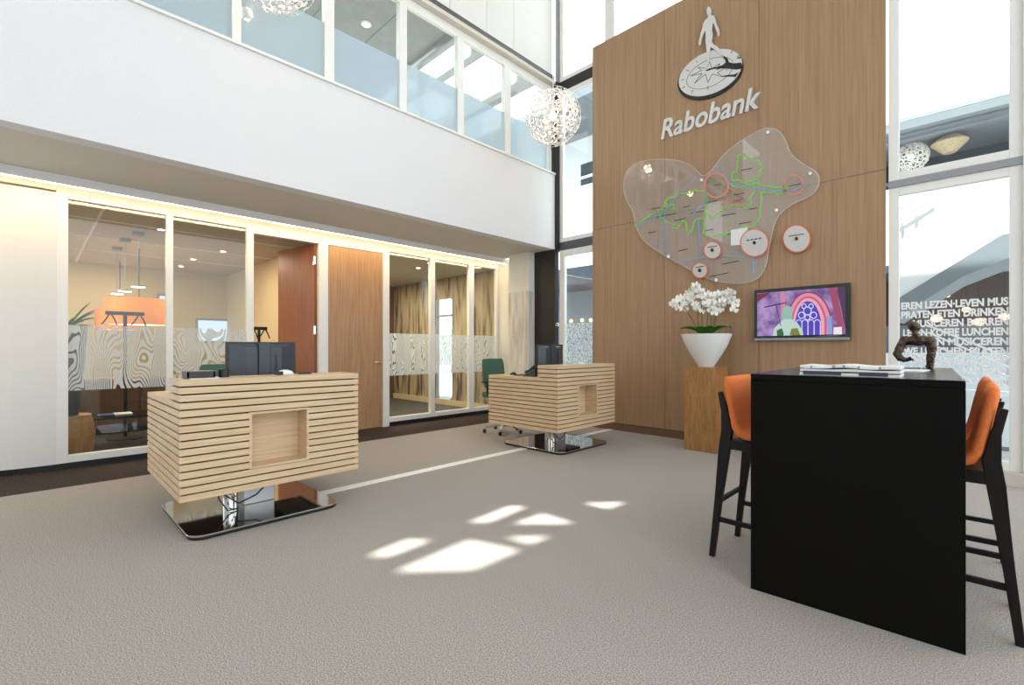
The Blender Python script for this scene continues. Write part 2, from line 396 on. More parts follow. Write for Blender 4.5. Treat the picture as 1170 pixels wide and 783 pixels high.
# rooms behind
def wall(name, m, label, *b): return struct(MB().box(*b).build(name, m), label, 'wall')
wall('wall_back_office', M['beige'], 'beige far wall of the left office', -11.6, -11.5, YN, 2.95, 0, 2.8)
wall('wall_office_divider', M['beige'], 'beige wall behind the open door', -11.5, XG-.25, 2.95, 3.05, 0, 2.8)
wall('wall_right_office_back', M['brownwall'], 'brown side wall of the right office', -10.6, -10.5, 3.05, YC, 0, 2.8)
# facade wall behind corridor: boards with a tall window
fw = MB()
wx0, wx1 = on_y(498.6, 398, YC)[0], on_y(517.8, 398, YC)[0]
fw.box(-12, wx0, YC, YC+.08, 0, 2.8).box(wx1, XG, YC, YC+.08, 0, 2.8).box(wx0, wx1, YC, YC+.08, 2.35, 2.8)
struct(fw.build('wall_right_office', M['streak']), 'weathered vertical boards lining the right office', 'wall')
r = sempty('window_3', (wx0, YC, 0), 'tall narrow window between weathered boards of the right office', 'window')
MB().box(wx0, wx1, YC+.03, YC+.04, 0.1, 2.35).build('pane', M['glass'], r)
MB().box(wx0, wx0+.03, YC-.01, YC+.06, 0, 2.35).box(wx1-.03, wx1, YC-.01, YC+.06, 0, 2.35).box(wx0, wx1, YC-.01, YC+.06, 1.95, 1.99).build('window_frame', M['greymetal'], r)
struct(MB().box(-10.5, XG-.1, YC-.025, YC, 0, .12).build('baseboard_right_office', M['beige']), 'pale skirting board under the weathered boards', 'skirting')
struct(MB().box(XG, -6.05, YC, YC+.1, 0, ZS).build('wall_corridor_end', M['panel']), 'cream end wall of the corridor beside the pillar', 'wall')
m = MB().box(-11.5, XG-.1, YN, YC, 2.80, 2.86)
struct(m.build('ceiling', M['ceilbeige']), 'beige ceiling of the glazed offices', 'ceiling')
m = MB()
for x in (-7.55, -8.75, -9.95): m.box(x, x+.035, YN, 2.95, 2.792, 2.80)
for yy in (.55, -.6): m.box(-11.5, XG-.1, yy, yy+.025, 2.793, 2.80)
struct(m.build('ceiling_trim', M['frame']), 'thin pale grid lines on the office ceiling', 'trim')

# pillar with pale board cladding, black panel, corner post
wall('pillar', M['panel'], 'white square pillar at the end of the corridor', -6.05, -5.56, 6.08, YW+.05, 2.25, ZS)
pc = MB().box(-6.055, -5.555, 6.07, YW+.05, 0, 2.25).build('pillar_cladding', M['plywood']); struct(pc, 'pale weathered board cladding on the lower pillar', 'cladding')
struct(MB().box(-5.56, XB-.0, YW-.03, YW+.08, 0, ZS).build('wall_back_panel', M['black']), 'black panel between the clad pillar and the glazing', 'wall')
struct(MB().box(XB-.02, XB+.05, YW+.02, YW+.10, 5.75, 7.95).build('wall_corner_post', M['greymetal']), 'thin grey steel post in the corner above the gallery windows', 'post')
struct(MB().box(XB-.07, XB+.06, YW-.03, YW+.10, ZS+.0, 5.75).build('wall_corner_post', M['black']), 'slim black steel post in the corner above the gallery', 'post')

# ------------------------------------------------------------------ upper gallery glazing
XU = XB-.07
def uy(px): return on_x(px, 398, XU)[0]
mull = [(uy(264)-1.6, uy(276)-1.6), (uy(265), uy(275.5)), (uy(371), uy(382)), (uy(456.5), uy(465)), (uy(523), uy(530)), (uy(577), uy(583.5)), (uy(625), uy(629.5))]
mull = [(a, b) for a, b in mull]
ZT = 5.60
r = sempty('window_4', (XU, mull[0][0], ZB), 'row of white framed gallery windows with frosted lower halves', 'window')
m = MB().box(XU-.05, XU, YN, YW-.03, ZT, ZT+.12)
for a, b in mull: m.box(XU-.08, XU+.004, a, b, ZB, ZT+.118)
m.build('window_frame', M['frame'], r, bevel=.004)
zfr = on_x(523.6, 101, XU)[1]
for (a, b) in zip(mull[:-1], mull[1:]):
    y0, y1 = a[1], b[0]
    MB().box(XU-.035, XU-.03, y0, y1, ZB, ZT).build('pane', M['glass'], r)
    MB().poly([(XU-.026, y0, ZB), (XU-.026, y1, ZB), (XU-.026, y1, zfr), (XU-.026, y0, zfr)]).build('frosted_film', M['frost'], r, normals=False)
struct(MB().box(XB-.12, XB+.02, YN, YW-.03, ZT+.12, ZT+.17).build('trim_4', M['soffit']), 'beige ledge above the gallery windows', 'trim')
cl2 = MB().box(XB-.09, XB-.05, YN, YW-.6, ZT+.172, ZT+.182).build('cove_light', M['led']); tag(cl2, 'warm linear light on the ledge above the gallery windows', 'light')
struct(MB().box(XB-.04, XB+.0, YN, YW-.03, ZT+.20, ZT+.26).build('trim_5', M['darkmetal']), 'dark metal rail above the gallery windows', 'trim')
m = MB()
ys = [uy(v) for v in (-500, 352, 400, 433.5, 473, 513, 555, 586)] + [YW-.03]
ys[0] = YN
for a, b in zip(ys[:-1], ys[1:]): m.box(XB-.09, XB-.05, a+.004, b-.004, ZT+.26, 8.0)
struct(m.build('wall_left_upper', M['panel']), 'pale wall panels above the gallery windows', 'wall')
# gallery room
m = MB().box(-9.6, XB-.2, YN, 4.40, 5.95, 6.02).box(-9.6, XB-.2, 4.9, 5.05, 5.9, 6.05).box(-9.6, XB-.2, 4.38, 4.50, 5.85, 6.05).box(-9.6, XB-.2, 5.95, YW, 5.9, 6.05).box(-7.0, -6.85, 4.1, YW, 5.9, 6.05)
for yy in (-2, -1.2, -.4, .4, 1.2, 2.0, 2.8, 3.6): m.box(-9.6, XB-.2, yy, yy+.03, 5.94, 5.95)
struct(m.build('ceiling', M['ceiltile']), 'grey tiled ceiling of the gallery', 'ceiling')
struct(MB().box(-9.5, -9.4, YN, 1.0, ZS+.35, 5.95).box(-9.5, -9.4, 1, YW, ZS+.35, 4.2).build('wall_gallery', M['panel']), 'pale far wall of the gallery', 'wall')
m = MB()
for yy in (1.0, 2.3, 3.6, 4.9, 6.1): m.box(-9.46, -9.36, yy, yy+.12, 4.2, 5.95)
m.box(-9.46, -9.36, 1.0, 6.2, 5.75, 5.95)
struct(m.build('window_5', M['extgrey']), 'grey framed windows on the far side of the gallery', 'window')
for i, (x, y) in enumerate(((-6.3, 1.9), (-6.3, 3.4), (-7.4, 1.2))):
    t = thing('ceiling_spotlight', ['white round spotlight in the grey gallery ceiling, above the third gallery window', 'white round spotlight in the grey gallery ceiling, nearest the corner',
        'white round spotlight deeper in the grey gallery ceiling'][i], 'spotlight', (x, y, 5.93), 'gallery ceiling spotlights')
    MB().lathe([(.07, 0), (.075, .018), (.05, .02)], (x, y, 5.93), 20).build('rim', M['lampwhite'], t)
    MB().lathe([(.045, -.004), (.045, 0)], (x, y, 5.93), 16).build('lens', M['spot'], t)

# ------------------------------------------------------------------ facade glazing and wood wall
XL, XR = on_y(677, 398, YW)[0], on_y(1012, 398, YW)[0]
joints = [on_y(759.6, 398, YW)[0], on_y(867, 398, YW)[0]]
zj = on_y(677, 263.5, YW)[1]; zt = on_y(677, 54.6, YW)[1]
m = MB(); xs = [XL]+joints+[XR]
for a, b in zip(xs[:-1], xs[1:]):
    for z0, z1 in ((.11, zj), (zj, zt)):
        m.box(a+(.0025 if a != XL else 0), b-(.0025 if b != XR else 0), YW, YW+.02, z0+.0025, z1-.0025)
o = m.build('wall_back', M['woodwall']); struct(o, 'tall oak veneer panelled feature wall', 'wall')
struct(MB().box(XL+.002, XR-.002, YW+.02, YW+.028, 0, zt-.003).build('wall_back_core', M['oakdark']), 'dark core of the oak feature wall', 'wall')
struct(MB().box(XL, XR, YW-.005, YW+.018, 0, .105).build('baseboard_back', mat('plinth_oak', (.17, .085, .045), rough=.5)), 'darker wooden plinth under the oak feature wall', 'plinth')
for k, (px, zz) in enumerate(((1012, 0),)): pass

def glazing(name, label, x0, x1, z0, z1, mw, yy=YW+.03, panes=None, film_=None, th=.07):
    """white frame in the Y plane with one pane"""
    r = sempty(name, (x0, yy, z0), label, 'window')
    MB().box(x0, x0+mw, yy, yy+th, z0, z1).box(x1-mw, x1, yy, yy+th, z0, z1).box(x0+mw, x1-mw, yy, yy+th, z0, z0+mw).box(x0+mw, x1-mw, yy, yy+th, z1-mw, z1)\
        .build('window_frame', M['frame'], r, bevel=.004)
    MB().box(x0+mw, x1-mw, yy+.03, yy+.036, z0+mw, z1-mw).build('pane', M['glass'], r)
    return r
zt0 = on_y(636.6, 284.2, YW)[1]
xa = XB+.06
XM = -4.08
gl = glazing('window_6', 'narrow lower corner window with lettered film beside the black panel', xa, XL+.30, 0.0, ZS-.03, .10)
fz = on_y(660, 369, YW)[1]
MB().poly([(xa+.1, YW+.055, .1), (XL+.2, YW+.055, .1), (XL+.2, YW+.055, fz), (xa+.1, YW+.055, fz)]).build('lettered_film', M['film_dot'], gl, normals=False)
glazing('window_7', 'middle corner window between the gallery and the oak wall', xa, XL+.40, 3.04, 5.58, .07)
glazing('window_8', 'top corner window above the gallery level', xa, on_y(694, 40, YW)[0], 5.75, 7.95, .07)
glazing('window_9', 'top window above the oak wall', on_y(694, 40, YW)[0], -1.2, 5.75, 7.95, .10)
struct(MB().box(XB, XL+.4, YW+.03, YW+.12, ZS-.03, 3.04).build('trim_6', M['darkmetal']), 'dark steel transom level with the gallery floor', 'transom')
struct(MB().box(XB, XL+.4, YW+.03, YW+.12, 5.58, 5.75).build('trim_7', M['black']), 'black steel transom level with the gallery window heads', 'transom')

# right-hand glazing
zrt = on_y(1019.7, 209.3, YW)[1]      # top of lower window / underside transom
xm0 = on_y(1160, 398, YW)[0]; xm1 = on_y(1192, 398, YW)[0]
zk = on_y(1030, 209, YW)[1]
wr = glazing('window_10', 'large lower window with rows of white lettering beside the oak wall', XR+.02, xm0+.05, .12, 2.915, .085)
glazing('window_11', 'large upper window beside the oak wall', XR+.02, xm0+.05, 2.985, 7.0, .085)
glazing('window_12', 'lower window at the right edge beyond the white mullion', xm0+.13, 1.9, .12, 2.915, .07)
glazing('window_13', 'upper window at the right edge beyond the white mullion', xm0+.13, 1.9, 2.985, 7.0, .085)
struct(MB().box(xm0+.05, xm0+.13, YW+.0, YW+.12, 0, 7.0).build('trim_8', M['frame']), 'white mullion between the right-hand windows', 'mullion')
struct(MB().box(XR+.02, 4, YW+.01, YW+.10, 2.915, 2.985).build('trim_9', M['greymetal']), 'grey transom between the right-hand windows', 'transom')
struct(MB().box(XR+.0, 4, YW-.04, YW+.10, 0, .12).build('baseboard_right', mat('cream_kerb', (.62, .57, .50), rough=.6)), 'cream kerb under the right-hand windows', 'plinth')

# text on the glass
def text_mesh(s, name, m, size=1, shear=0, bold=0, ext=0, align='LEFT'):
    c = bpy.data.curves.new('t', 'FONT'); c.body = s; c.size = size; c.shear = shear; c.offset = bold; c.extrude = ext; c.align_x = align; c.resolution_u = 4
    o = bpy.data.objects.new('t', c); COL.objects.link(o); bpy.context.view_layer.update()
    me = bpy.data.meshes.new_from_object(o.evaluated_get(bpy.context.evaluated_depsgraph_get()))
    bpy.data.objects.remove(o); bpy.data.curves.remove(c)
    me.materials.clear(); me.materials.append(m); me.name = name
    q = bpy.data.objects.new(name, me); COL.objects.link(q); return q
def fit_text(s, name, m, x0, x1, z0, z1, Y, parent=None, shear=0, bold=.02, ext=0, cap='H', depth=0):
    q = text_mesh(s, name, m, 1, shear, bold, ext)
    xs = [v.co.x for v in q.data.vertices]; ysv = [v.co.y for v in q.data.vertices]
    a, b = min(xs), max(xs); c, d = min(ysv), max(ysv)
    for v in q.data.vertices:
        v.co = Vector((x0+(v.co.x-a)/(b-a)*(x1-x0), Y-v.co.z*depth, z0+(v.co.y-c)/(d-c)*(z1-z0)))
    if parent is not None:
        q.parent = parent
        off = Vector(); p = parent
        while p is not None: off += p.location; p = p.parent
        q.data.transform(Matrix.Translation(-off))
    return q
gx0, gx1 = XR+.12, xm0-.04
rows = [('EREN LEZEN·LEVEN MUS', 0, 1), ('PRATEN ETEN DRINKEN', .0, 1), ('MUSICEREN BORREN', .12, 1), ('LEREN KOFFIE LUNCHEN', .02, 1),
        ('LEZEN MUSICEREN', .14, 1), ('WE LUNCHEN PRATEN', .02, 1), ('DRINKEN BANKIEREN', .10, 1), ('WINKELEN KLETSEN', .05, 1), ('SOCIËTEIT LEREN', .25, 1)]
ztop = on_y(1110, 341, YW)[1]; pit = .0925
for i, (s, a, b) in enumerate(rows):
    z1 = ztop-i*pit
    q = fit_text(s, 'window_lettering', M['sticker'], gx0+(gx1-gx0)*a, gx0+(gx1-gx0)*b, z1-.077, z1, YW+.055, wr, bold=.045)

# small intercom on the corner frame
ix, iz = on_y(638.5, 371, YW)
t = thing('door_intercom', 'small round white device with dark centre on the black post by the corner window', 'intercom', (ix, YW-.03, iz))
a = MB().lathe([(.032, 0), (.03, .02)], (0, 0, 0), 20); bmesh.ops.rotate(a.bm, verts=a.bm.verts, cent=(0,0,0), matrix=Matrix.Rotation(pi/2, 3, 'X')); bmesh.ops.translate(a.bm, verts=a.bm.verts, vec=(ix, YW-.031, iz)); a.build('housing', M['lampwhite'], t)
a = MB().lathe([(.013, 0), (.013, .026)], (0, 0, 0), 16); bmesh.ops.rotate(a.bm, verts=a.bm.verts, cent=(0,0,0), matrix=Matrix.Rotation(pi/2, 3, 'X')); bmesh.ops.translate(a.bm, verts=a.bm.verts, vec=(ix, YW-.033, iz)); a.build('lens', M['blackink'], t)

# ------------------------------------------------------------------ reception desks
def desk(x1, y0, label, shelf_label=None, L=1.215, Wd=1.17):
    x0, y1 = x1-Wd, y0+L
    zb, p, h = .265, .0494, .0397
    r = thing('reception_desk', label, 'desk', ((x0+x1)/2, (y0+y1)/2, 0), 'slatted reception desks')
    n0, n1 = y0+.405, y0+.815; t = .018
    m = MB()
    for k in range(16):
        z0 = zb+k*p; z1 = z0+h
        xr = x0 if k < 13 else x1-.305
        # side slats (-Y and +Y)
        m.box(xr, x1-t, y0, y0+t, z0, z1); m.box(xr, x1-t, y1-t, y1, z0, z1)
        if k >= 13: m.box(xr, xr+t, y0+t, y1-t, z0, z1)
        if 3 <= k <= 10:
            m.box(x1-t, x1, y0, n0, z0, z1); m.box(x1-t, x1, n1, y1, z0, z1)
        else: m.box(x1-t, x1, y0, y1, z0, z1)
    m.build('slat_cladding', M['oak'], r, bevel=.0015, seg=1)
    zw = zb+12*p+h; zc = zb+15*p+h
    c = MB()
    c.box(x0+.01, x1-t-.002, y0+t, y0+t+.02, zb+.005, zw-.03); c.box(x0+.01, x1-t-.002, y1-t-.02, y1-t, zb+.005, zw-.03)
    xf0, xf1 = x1-t-.022, x1-t-.002
    zn0, zn1 = zb+3*p-.006, zb+11*p-.006+.0
    c.box(xf0, xf1, y0+t+.02, n0, zb+.005, zc-.03).box(xf0, xf1, n1, y1-t-.02, zb+.005, zc-.03)
    c.box(xf0, xf1, n0, n1, zb+.005, zn0).box(xf0, xf1, n0, n1, zn1, zc-.03)
    c.box(x1-.28, xf0, y0+t, y0+t+.02, zw, zc-.03).box(x1-.28, xf0, y1-t-.02, y1-t, zw, zc-.03).box(x1-.285, x1-.265, y0+t, y1-t, zw, zc-.03)
    c.box(x0+.05, xf0, y0+t+.02, y1-t-.02, zb+.005, zb+.03)
    c.build('inner_carcass', M['oakdark'], r)  # dark brown stands in for the shadow between the slats
    MB().box(x1-.305+t, x1-t, y0+t, y1-t, zc-.03, zc).build('counter_top', M['oak'], r)
    MB().box(x0, x1-.30, y0+t, y1-t, zw-.035, zw).build('worktop', M['oak'], r)
    # niche
    nd = x1-.19
    q = MB().box(nd, nd+.015, n0, n1, zn0, zn1).box(nd, x1-.001, n0, n0+.016, zn0, zn1).box(nd, x1-.001, n1-.016, n1, zn0, zn1)
    q.box(nd, x1-.001, n0+.016, n1-.016, zn0, zn0+.014).box(nd, x1-.001, n0+.016, n1-.016, zn1-.014, zn1)
    q.build('niche', M['oak'], r)
    # base
    bx1, bx0, by0, by1 = x1+.02, x1-.98, y0+.05, y0+1.06
    def rr(z, ins=0, rad=.10):
        P = []
        for (cx, cy, a0) in ((bx1-rad, by1-rad, 0), (bx0+rad, by1-rad, 90), (bx0+rad, by0+rad, 180), (bx1-rad, by0+rad, 270)):
            for k in range(7):
                a = radians(a0+15*k); P.append((cx+(rad-ins)*cos(a), cy+(rad-ins)*sin(a), z))
        return P
    MB().loft([rr(.0, .012), rr(.004, .006), rr(.022, .004)]).build('base_underside', M['black'], r)
    MB().loft([rr(.022), rr(.030), rr(.033, .003)]).build('base_plate', M['plate'], r)
    MB().lathe([(.055, .033), (.055, zb+.005)], (x1-.42, y0+.40, 0), 28).build('chrome_column', M['chrome'], r, smooth=False)
    MB().box(x1-.62, x1-.44, y0+.50, y0+.72, .033, zb+.005).build('silver_column', M['silver'], r, bevel=.006)
    MB().box(x1-.80, x1-.42, y0+.78, y0+1.02, .16, zb+.004).build('computer_housing', M['blackplastic'], r, bevel=.005)
    MB().tube([(x1-.36, y0+.33, zb), (x1-.33, y0+.34, .17), (x1-.30, y0+.42, .10), (x1-.33, y0+.55, .13), (x1-.38, y0+.68, .22), (x1-.42, y0+.72, zb)], .006, 8)\
        .tube([(x1-.40, y0+.30, zb), (x1-.37, y0+.31, .14), (x1-.34, y0+.36, .05), (x1-.38, y0+.44, .04)], .005, 8).build('cable', M['blackplastic'], r, smooth=True)
    return r, zw, zc
dA, ZW, ZC = desk(-3.60, .658, 'light oak slatted reception desk nearest the camera, with square niche and steel base')
dB, _, _ = desk(-3.447, 4.254, 'light oak slatted reception desk beside the oak wall, with square niche and steel base')

# monitors (seen from behind)
def monitor(x, y, label, rz=0):
    t = thing('computer_monitor', label, 'monitor', (x, y, ZW), 'monitors on the reception desks', rz, local=True)
    w = .275
    MB().box(-.022, 0, -w, w, .075, .405).build('screen_panel', M['blackplastic'], t, bevel=.006)
    # raised back: tapered bulge on each side of the stand
    for s in (-1, 1):
        a = [(0, s*.05, .10), (0, s*.25, .10), (0, s*.25, .39), (0, s*.05, .39)]
        b = [(.045, s*.05, .13), (.045, s*.14, .13), (.045, s*.14, .36), (.045, s*.05, .36)]
        MB().prism(a, b).build('back_shell', M['bluegrey'], t)
    MB().box(0, .06, -.045, .045, .0, .395).build('stand_column', M['bluegrey'], t, bevel=.004)
    MB().loft([[(-.09+.11*cos(2*pi*k/24)*1.0+.09, .15*sin(2*pi*k/24), z) for k in range(24)] for z in (0, .012)]).build('stand_base', M['blackplastic'], t)
    MB().box(-.0235, -.022, -w+.015, w-.015, .09, .39).build('screen_face', M['blackink'], t)
    MB().tube([(.06, .09, .3), (.065, .10, .2), (.06, .085, .1), (.04, .07, .02)], .004, 6).build('cable', M['blackplastic'], t)
    return t
monitor(-4.32, 1.375, 'dark monitor seen from behind on the nearest reception desk')
monitor(-4.12, 4.93, 'dark monitor seen from behind on the reception desk beside the oak wall')

def chair(x, y, label, rz=0):
    t = thing('office_chair', label, 'office chair', (x, y, 0), 'green office chairs', rz, local=True)
    # star base
    m = MB()
    for k in range(5):
        a = 2*pi*k/5+.3; m.bar([(.03*cos(a), .03*sin(a), .11), (.28*cos(a), .28*sin(a), .075)], [.05, .03], [.03, .018], (-sin(a), cos(a), 0))
    m.lathe([(.035, .08), (.035, .14), (.022, .15), (.022, .50)], (0, 0, 0), 20).build('base', M['chrome'], t)
    for k in range(5):
        a = 2*pi*k/5+.3; cx, cy = .285*cos(a), .285*sin(a); q = MB()
        q.box(cx-.018, cx+.018, cy-.024, cy+.024, .0, .055).build('castor', M['blackplastic'], t, bevel=.012, seg=3)
    MB().box(-.24, .22, -.235, .235, .52, .60).build('seat', M['green'], t, bevel=.03, seg=4, smooth=True)
    rings = []
    for z, off, w in ((.66, 0, .20), (.72, -.01, .225), (.86, -.02, .235), (1.0, -.035, .23), (1.07, -.045, .215), (1.09, -.05, .19)):
        rings.append([(-.25+off+.02*cos(a)+.06*(abs(sin(a))**2)*(1), w*sin(a), z) for a in [2*pi*k/24 for k in range(24)]])
    MB().loft(rings).build('backrest', M['green'], t, smooth=False, bevel=.008)
    MB().bar([(-.12, 0, .53), (-.26, 0, .56), (-.285, 0, .66), (-.285, 0, .80)], .06, .015).build('back_support', M['blackplastic'], t)
    for s in (-1, 1):
        MB().bar([(-.05, s*.25, .55), (-.05, s*.28, .60), (-.05, s*.28, .74)], .03, .02, (1, 0, 0)).box(-.15, .1, s*.28-.03, s*.28+.03, .74, .765).build('armrest', M['blackplastic'], t)
    return t
chair(-5.14, 1.36, 'green office chair behind the nearest reception desk')
chair(-5.02, 4.93, 'green office chair behind the reception desk beside the oak wall')

# small desk objects (near desk)
t = thing('document_tray', 'low black document tray on the counter of the nearest desk', 'tray', (-3.78, .80, ZC))
MB().box(-3.86, -3.70, .72, .88, ZC+.004, ZC+.010).box(-3.86, -3.85, .72, .88, ZC+.01, ZC+.045).box(-3.71, -3.70, .72, .88, ZC+.01, ZC+.045).box(-3.86, -3.70, .72, .73, ZC+.01, ZC+.045).box(-3.86, -3.70, .87, .88, ZC+.01, ZC+.045).build('tray_body', M['blackplastic'], t)
MB().box(-3.863, -3.697, .717, .883, ZC+.045, ZC+.049).build('tray_rim', M['bluegrey'], t)
o = MB().box(-3.84, -3.66, .73, .90, ZC, ZC+.004).build('paper_sheets', M['paper']); tag(o, 'thin stack of white paper under the black tray on the nearest desk', 'paper')
t = thing('pen_cup', 'short black round cup on the counter of the nearest desk', 'cup', (-3.79, .955, ZC))
MB().lathe([(.034, 0), (.036, .058), (.031, .058), (.03, .006)], (-3.79, .955, ZC), 24).build('cup_body', M['blackplastic'], t, smooth=False)
MB().lathe([(.030, .050), (.030, .055)], (-3.79, .955, ZC), 20).build('cup_rim', M['greymetal'], t)
def mouse(name, x, y, z, label, m, s=1.0, cat='mouse', grp=None):
    t = thing(name, label, cat, (x, y, z), grp)
    q = MB(); rings = []
    for k in range(9):
        u = -1+2*k/8; w = sqrt(max(0.02, 1-u*u))
        rings.append([(x+s*.032*w*cos(a), y+s*.06*u, z+max(0, s*.034*w*sin(a))) for a in [2*pi*j/16 for j in range(16)]])
    q.loft(rings).build('shell', m, t, smooth=True)
    q = MB().box(x-.002*s, x+.002*s, y+.02*s, y+.04*s, z+.028*s, z+.033*s).build('wheel', M['blackplastic'], t)
    return t
mouse('card_reader', -3.80, 1.37, ZC, 'small white domed device on the counter of the nearest desk', M['lampwhite'], 1.15, 'card reader')
MB().box(-3.806, -3.762, 1.30, 1.345, ZC+.002, ZC+.028).build('slot', M['blackink'], bpy.data.objects['card_reader'])
o = MB().box(-3.83, -3.77, 1.48, 1.56, ZC, ZC+.014).build('mobile_phone', M['blackplastic'], bevel=.003); tag(o, 'small black phone lying at the far end of the nearest desk counter', 'phone')
# far desk
mouse('computer_mouse', -4.40, 4.50, ZW, 'black computer mouse on the worktop of the desk beside the oak wall', M['blackplastic'])
mouse('card_reader', -3.60, 4.93, ZC, 'small white domed device on the counter of the desk beside the oak wall', M['lampwhite'], 1.0, 'card reader')
t = thing('desk_phone', 'black desk telephone on the worktop of the desk beside the oak wall', 'telephone', (-3.98, 4.42, ZW))
MB().prism([(-4.08, 4.33, ZW), (-3.86, 4.33, ZW), (-3.86, 4.52, ZW), (-4.08, 4.52, ZW)], [(-4.06, 4.34, ZW+.02), (-3.87, 4.34, ZW+.10), (-3.87, 4.51, ZW+.10), (-4.06, 4.51, ZW+.02)]).build('phone_body', M['blackplastic'], t, bevel=.004)
MB().tube([(-4.04, 4.36, ZW+.05), (-3.98, 4.36, ZW+.075), (-3.89, 4.36, ZW+.125)], [.022, .013, .022], 10).build('handset', M['blackplastic'], t, smooth=True)
MB().prism([(-3.96, 4.42, ZW+.066), (-3.90, 4.42, ZW+.092), (-3.90, 4.50, ZW+.092), (-3.96, 4.50, ZW+.066)], [(-3.965, 4.42, ZW+.072), (-3.905, 4.42, ZW+.098), (-3.905, 4.50, ZW+.098), (-3.965, 4.50, ZW+.072)]).build('display', M['bluegrey'], t)
o = MB().box(-4.25, -4.17, 4.36, 4.50, ZW, ZW+.012).build('notepad', M['blackplastic'], bevel=.003); tag(o, 'small black notepad beside the desk telephone', 'notepad')

# ------------------------------------------------------------------ pedestal, vase, orchids
ped = MB().box(-2.58, -2.194, 5.665, 6.05, 0, 1.02).build('pedestal', M['pedestal'], bevel=.004); tag(ped, 'square golden oak pedestal under the white planter', 'pedestal')
vc = (-2.387, 5.86, 1.02)
vs = thing('orchid_planter', 'white tapering planter full of white orchids on the oak pedestal', 'plant pot', vc)
MB().lathe([(.092, 0), (.095, .01), (.15, .10), (.205, .19), (.25, .28), (.285, .37), (.295, .405), (.286, .405), (.27, .37), (.20, .36), (.0005, .36)], vc, 48).build('pot', M['vase'], vs, smooth=True)
bpy.data.objects['pot'].modifiers.new('es', 'EDGE_SPLIT').split_angle = radians(50)
MB().lathe([(.24, .33), (.27, .365), (.0005, .375)], vc, 32).build('soil', M['stem'], vs)
def leafmesh(m, base, ang, L, w, lift, droop):
    pts = []
    d = Vector((cos(ang), sin(ang), 0)); s = Vector((-sin(ang), cos(ang), 0)); n = 8
    for k in range(n+1):
        u = k/n; p = Vector(base)+d*(L*u)+Vector((0, 0, lift*u-droop*u*u)); ww = w*sin(pi*min(1, .12+u*.88))**.7
        pts.append((p-s*ww+Vector((0, 0, .015*ww/w)), p-Vector((0, 0, .008)), p+s*ww+Vector((0, 0, .015*ww/w))))
    V = [[m.bm.verts.new(q) for q in t3] for t3 in pts]
    for A, B in zip(V[:-1], V[1:]):
        for j in (0, 1): m.bm.faces.new((A[j], A[j+1], B[j+1], B[j]))
zr = vc[2]+.375
la = [(.4, .24, .055), (1.3, .2, .05), (2.2, .26, .055), (3.0, .3, .045), (3.9, .27, .055), (4.6, .22, .05), (5.4, .28, .055), (5.9, .3, .05)]
rv = Vector((RX, RY, 0)).normalized(); cc = Vector((vc[0], vc[1], 0))
for i, (ang, L, w) in enumerate(la):
    m = MB(); b = cc+Vector((cos(ang), sin(ang), 0))*.05+Vector((0, 0, zr))
    leafmesh(m, b+Vector((0, 0, .02)), ang, L, w*1.25, .24, .15); o = m.build('leaf', M['leaf'], vs, smooth=True)
    o.modifiers.new('s', 'SOLIDIFY').thickness = .004
# flower positions from the photograph, at the depth of the pot
dep = vc[0]*FX+vc[1]*FY
def atdep(px, py, dd=0):
    d = dep+dd; s = (px-PX)/F; return Vector((d*(FX+RX*s), d*(FY+RY*s), H+(PY-py)/F*d))
fcol = [(772,345),(778,341),(783,347),(776,351),(781,352),(770,349),
        (788,335),(792,329),(796,334),(799,339),(791,340),(785,338),(796,326),(800,331),(788,343),
        (804,340),(808,337),(812,341),(806,346),(810,350),(803,349),(815,337),(813,346),
        (797,351),(801,355),(794,348),
        (818,340),(821,336),(824,342),(826,349),(820,347),(817,352),(822,354),(816,357),(813,354),
        (828,336),(832,333),(835,339),(838,343),(841,348),(838,353),(833,345),(842,345),(829,341),(836,335)]
def orchid(p, sc, nrmv):
    m = MB(); nv = nrmv.normalized(); u = nv.cross(Vector((0, 0, 1))).normalized(); v = u.cross(nv)
    rot = random.uniform(-.4, .4)
    for k, (aa, L, w) in enumerate(((90, 1.0, .5), (210, 1.0, .5), (330, 1.0, .5), (10, 1.1, .8), (170, 1.1, .8))):
        a = radians(aa)+rot; d = u*cos(a)+v*sin(a); s = u*-sin(a)+v*cos(a)
        pr = [p+d*.1*sc*0]
        ring = []
        for t, ww in ((.0, .1), (.35, .8), (.7, 1.0), (.95, .65), (1.05, 0)):
            ring.append((t, ww))
        L_ = [p+d*(t*L*sc)+s*(ww*w*sc*.55)+nv*(sc*.15*t*t) for t, ww in ring]; R_ = [p+d*(t*L*sc)-s*(ww*w*sc*.55)+nv*(sc*.15*t*t) for t, ww in ring]
        C_ = [p+d*(t*L*sc)+nv*(sc*(-.05+.15*t*t)) for t, ww in ring]
        vl = [m.bm.verts.new(q) for q in L_]; vr = [m.bm.verts.new(q) for q in R_]; vcn = [m.bm.verts.new(q) for q in C_]
        for i in range(4):
            m.bm.faces.new((vl[i], vcn[i], vcn[i+1], vl[i+1])); m.bm.faces.new((vcn[i], vr[i], vr[i+1], vcn[i+1]))
    o = m.build('flower', M['petal'], vs, smooth=True, normals=False)
    MB().ball(p+nv*.006*1, sc*.16, 8, 6).build('lip', M['lip'], o, smooth=True)
cv_ = Vector((-vc[0], -vc[1], 0)).normalized()
for (px, py) in fcol:
    for rep in range(2):
        dd = random.uniform(-.12, .12); p = atdep(px+random.uniform(-1.5, 1.5), py+random.uniform(-1.5, 1.5), dd)
        orchid(p, random.uniform(.042, .052), cv_*(1 if rep == 0 else -.2)+Vector((random.uniform(-.5, .5), random.uniform(-.5, .5), random.uniform(-.1, .3))))
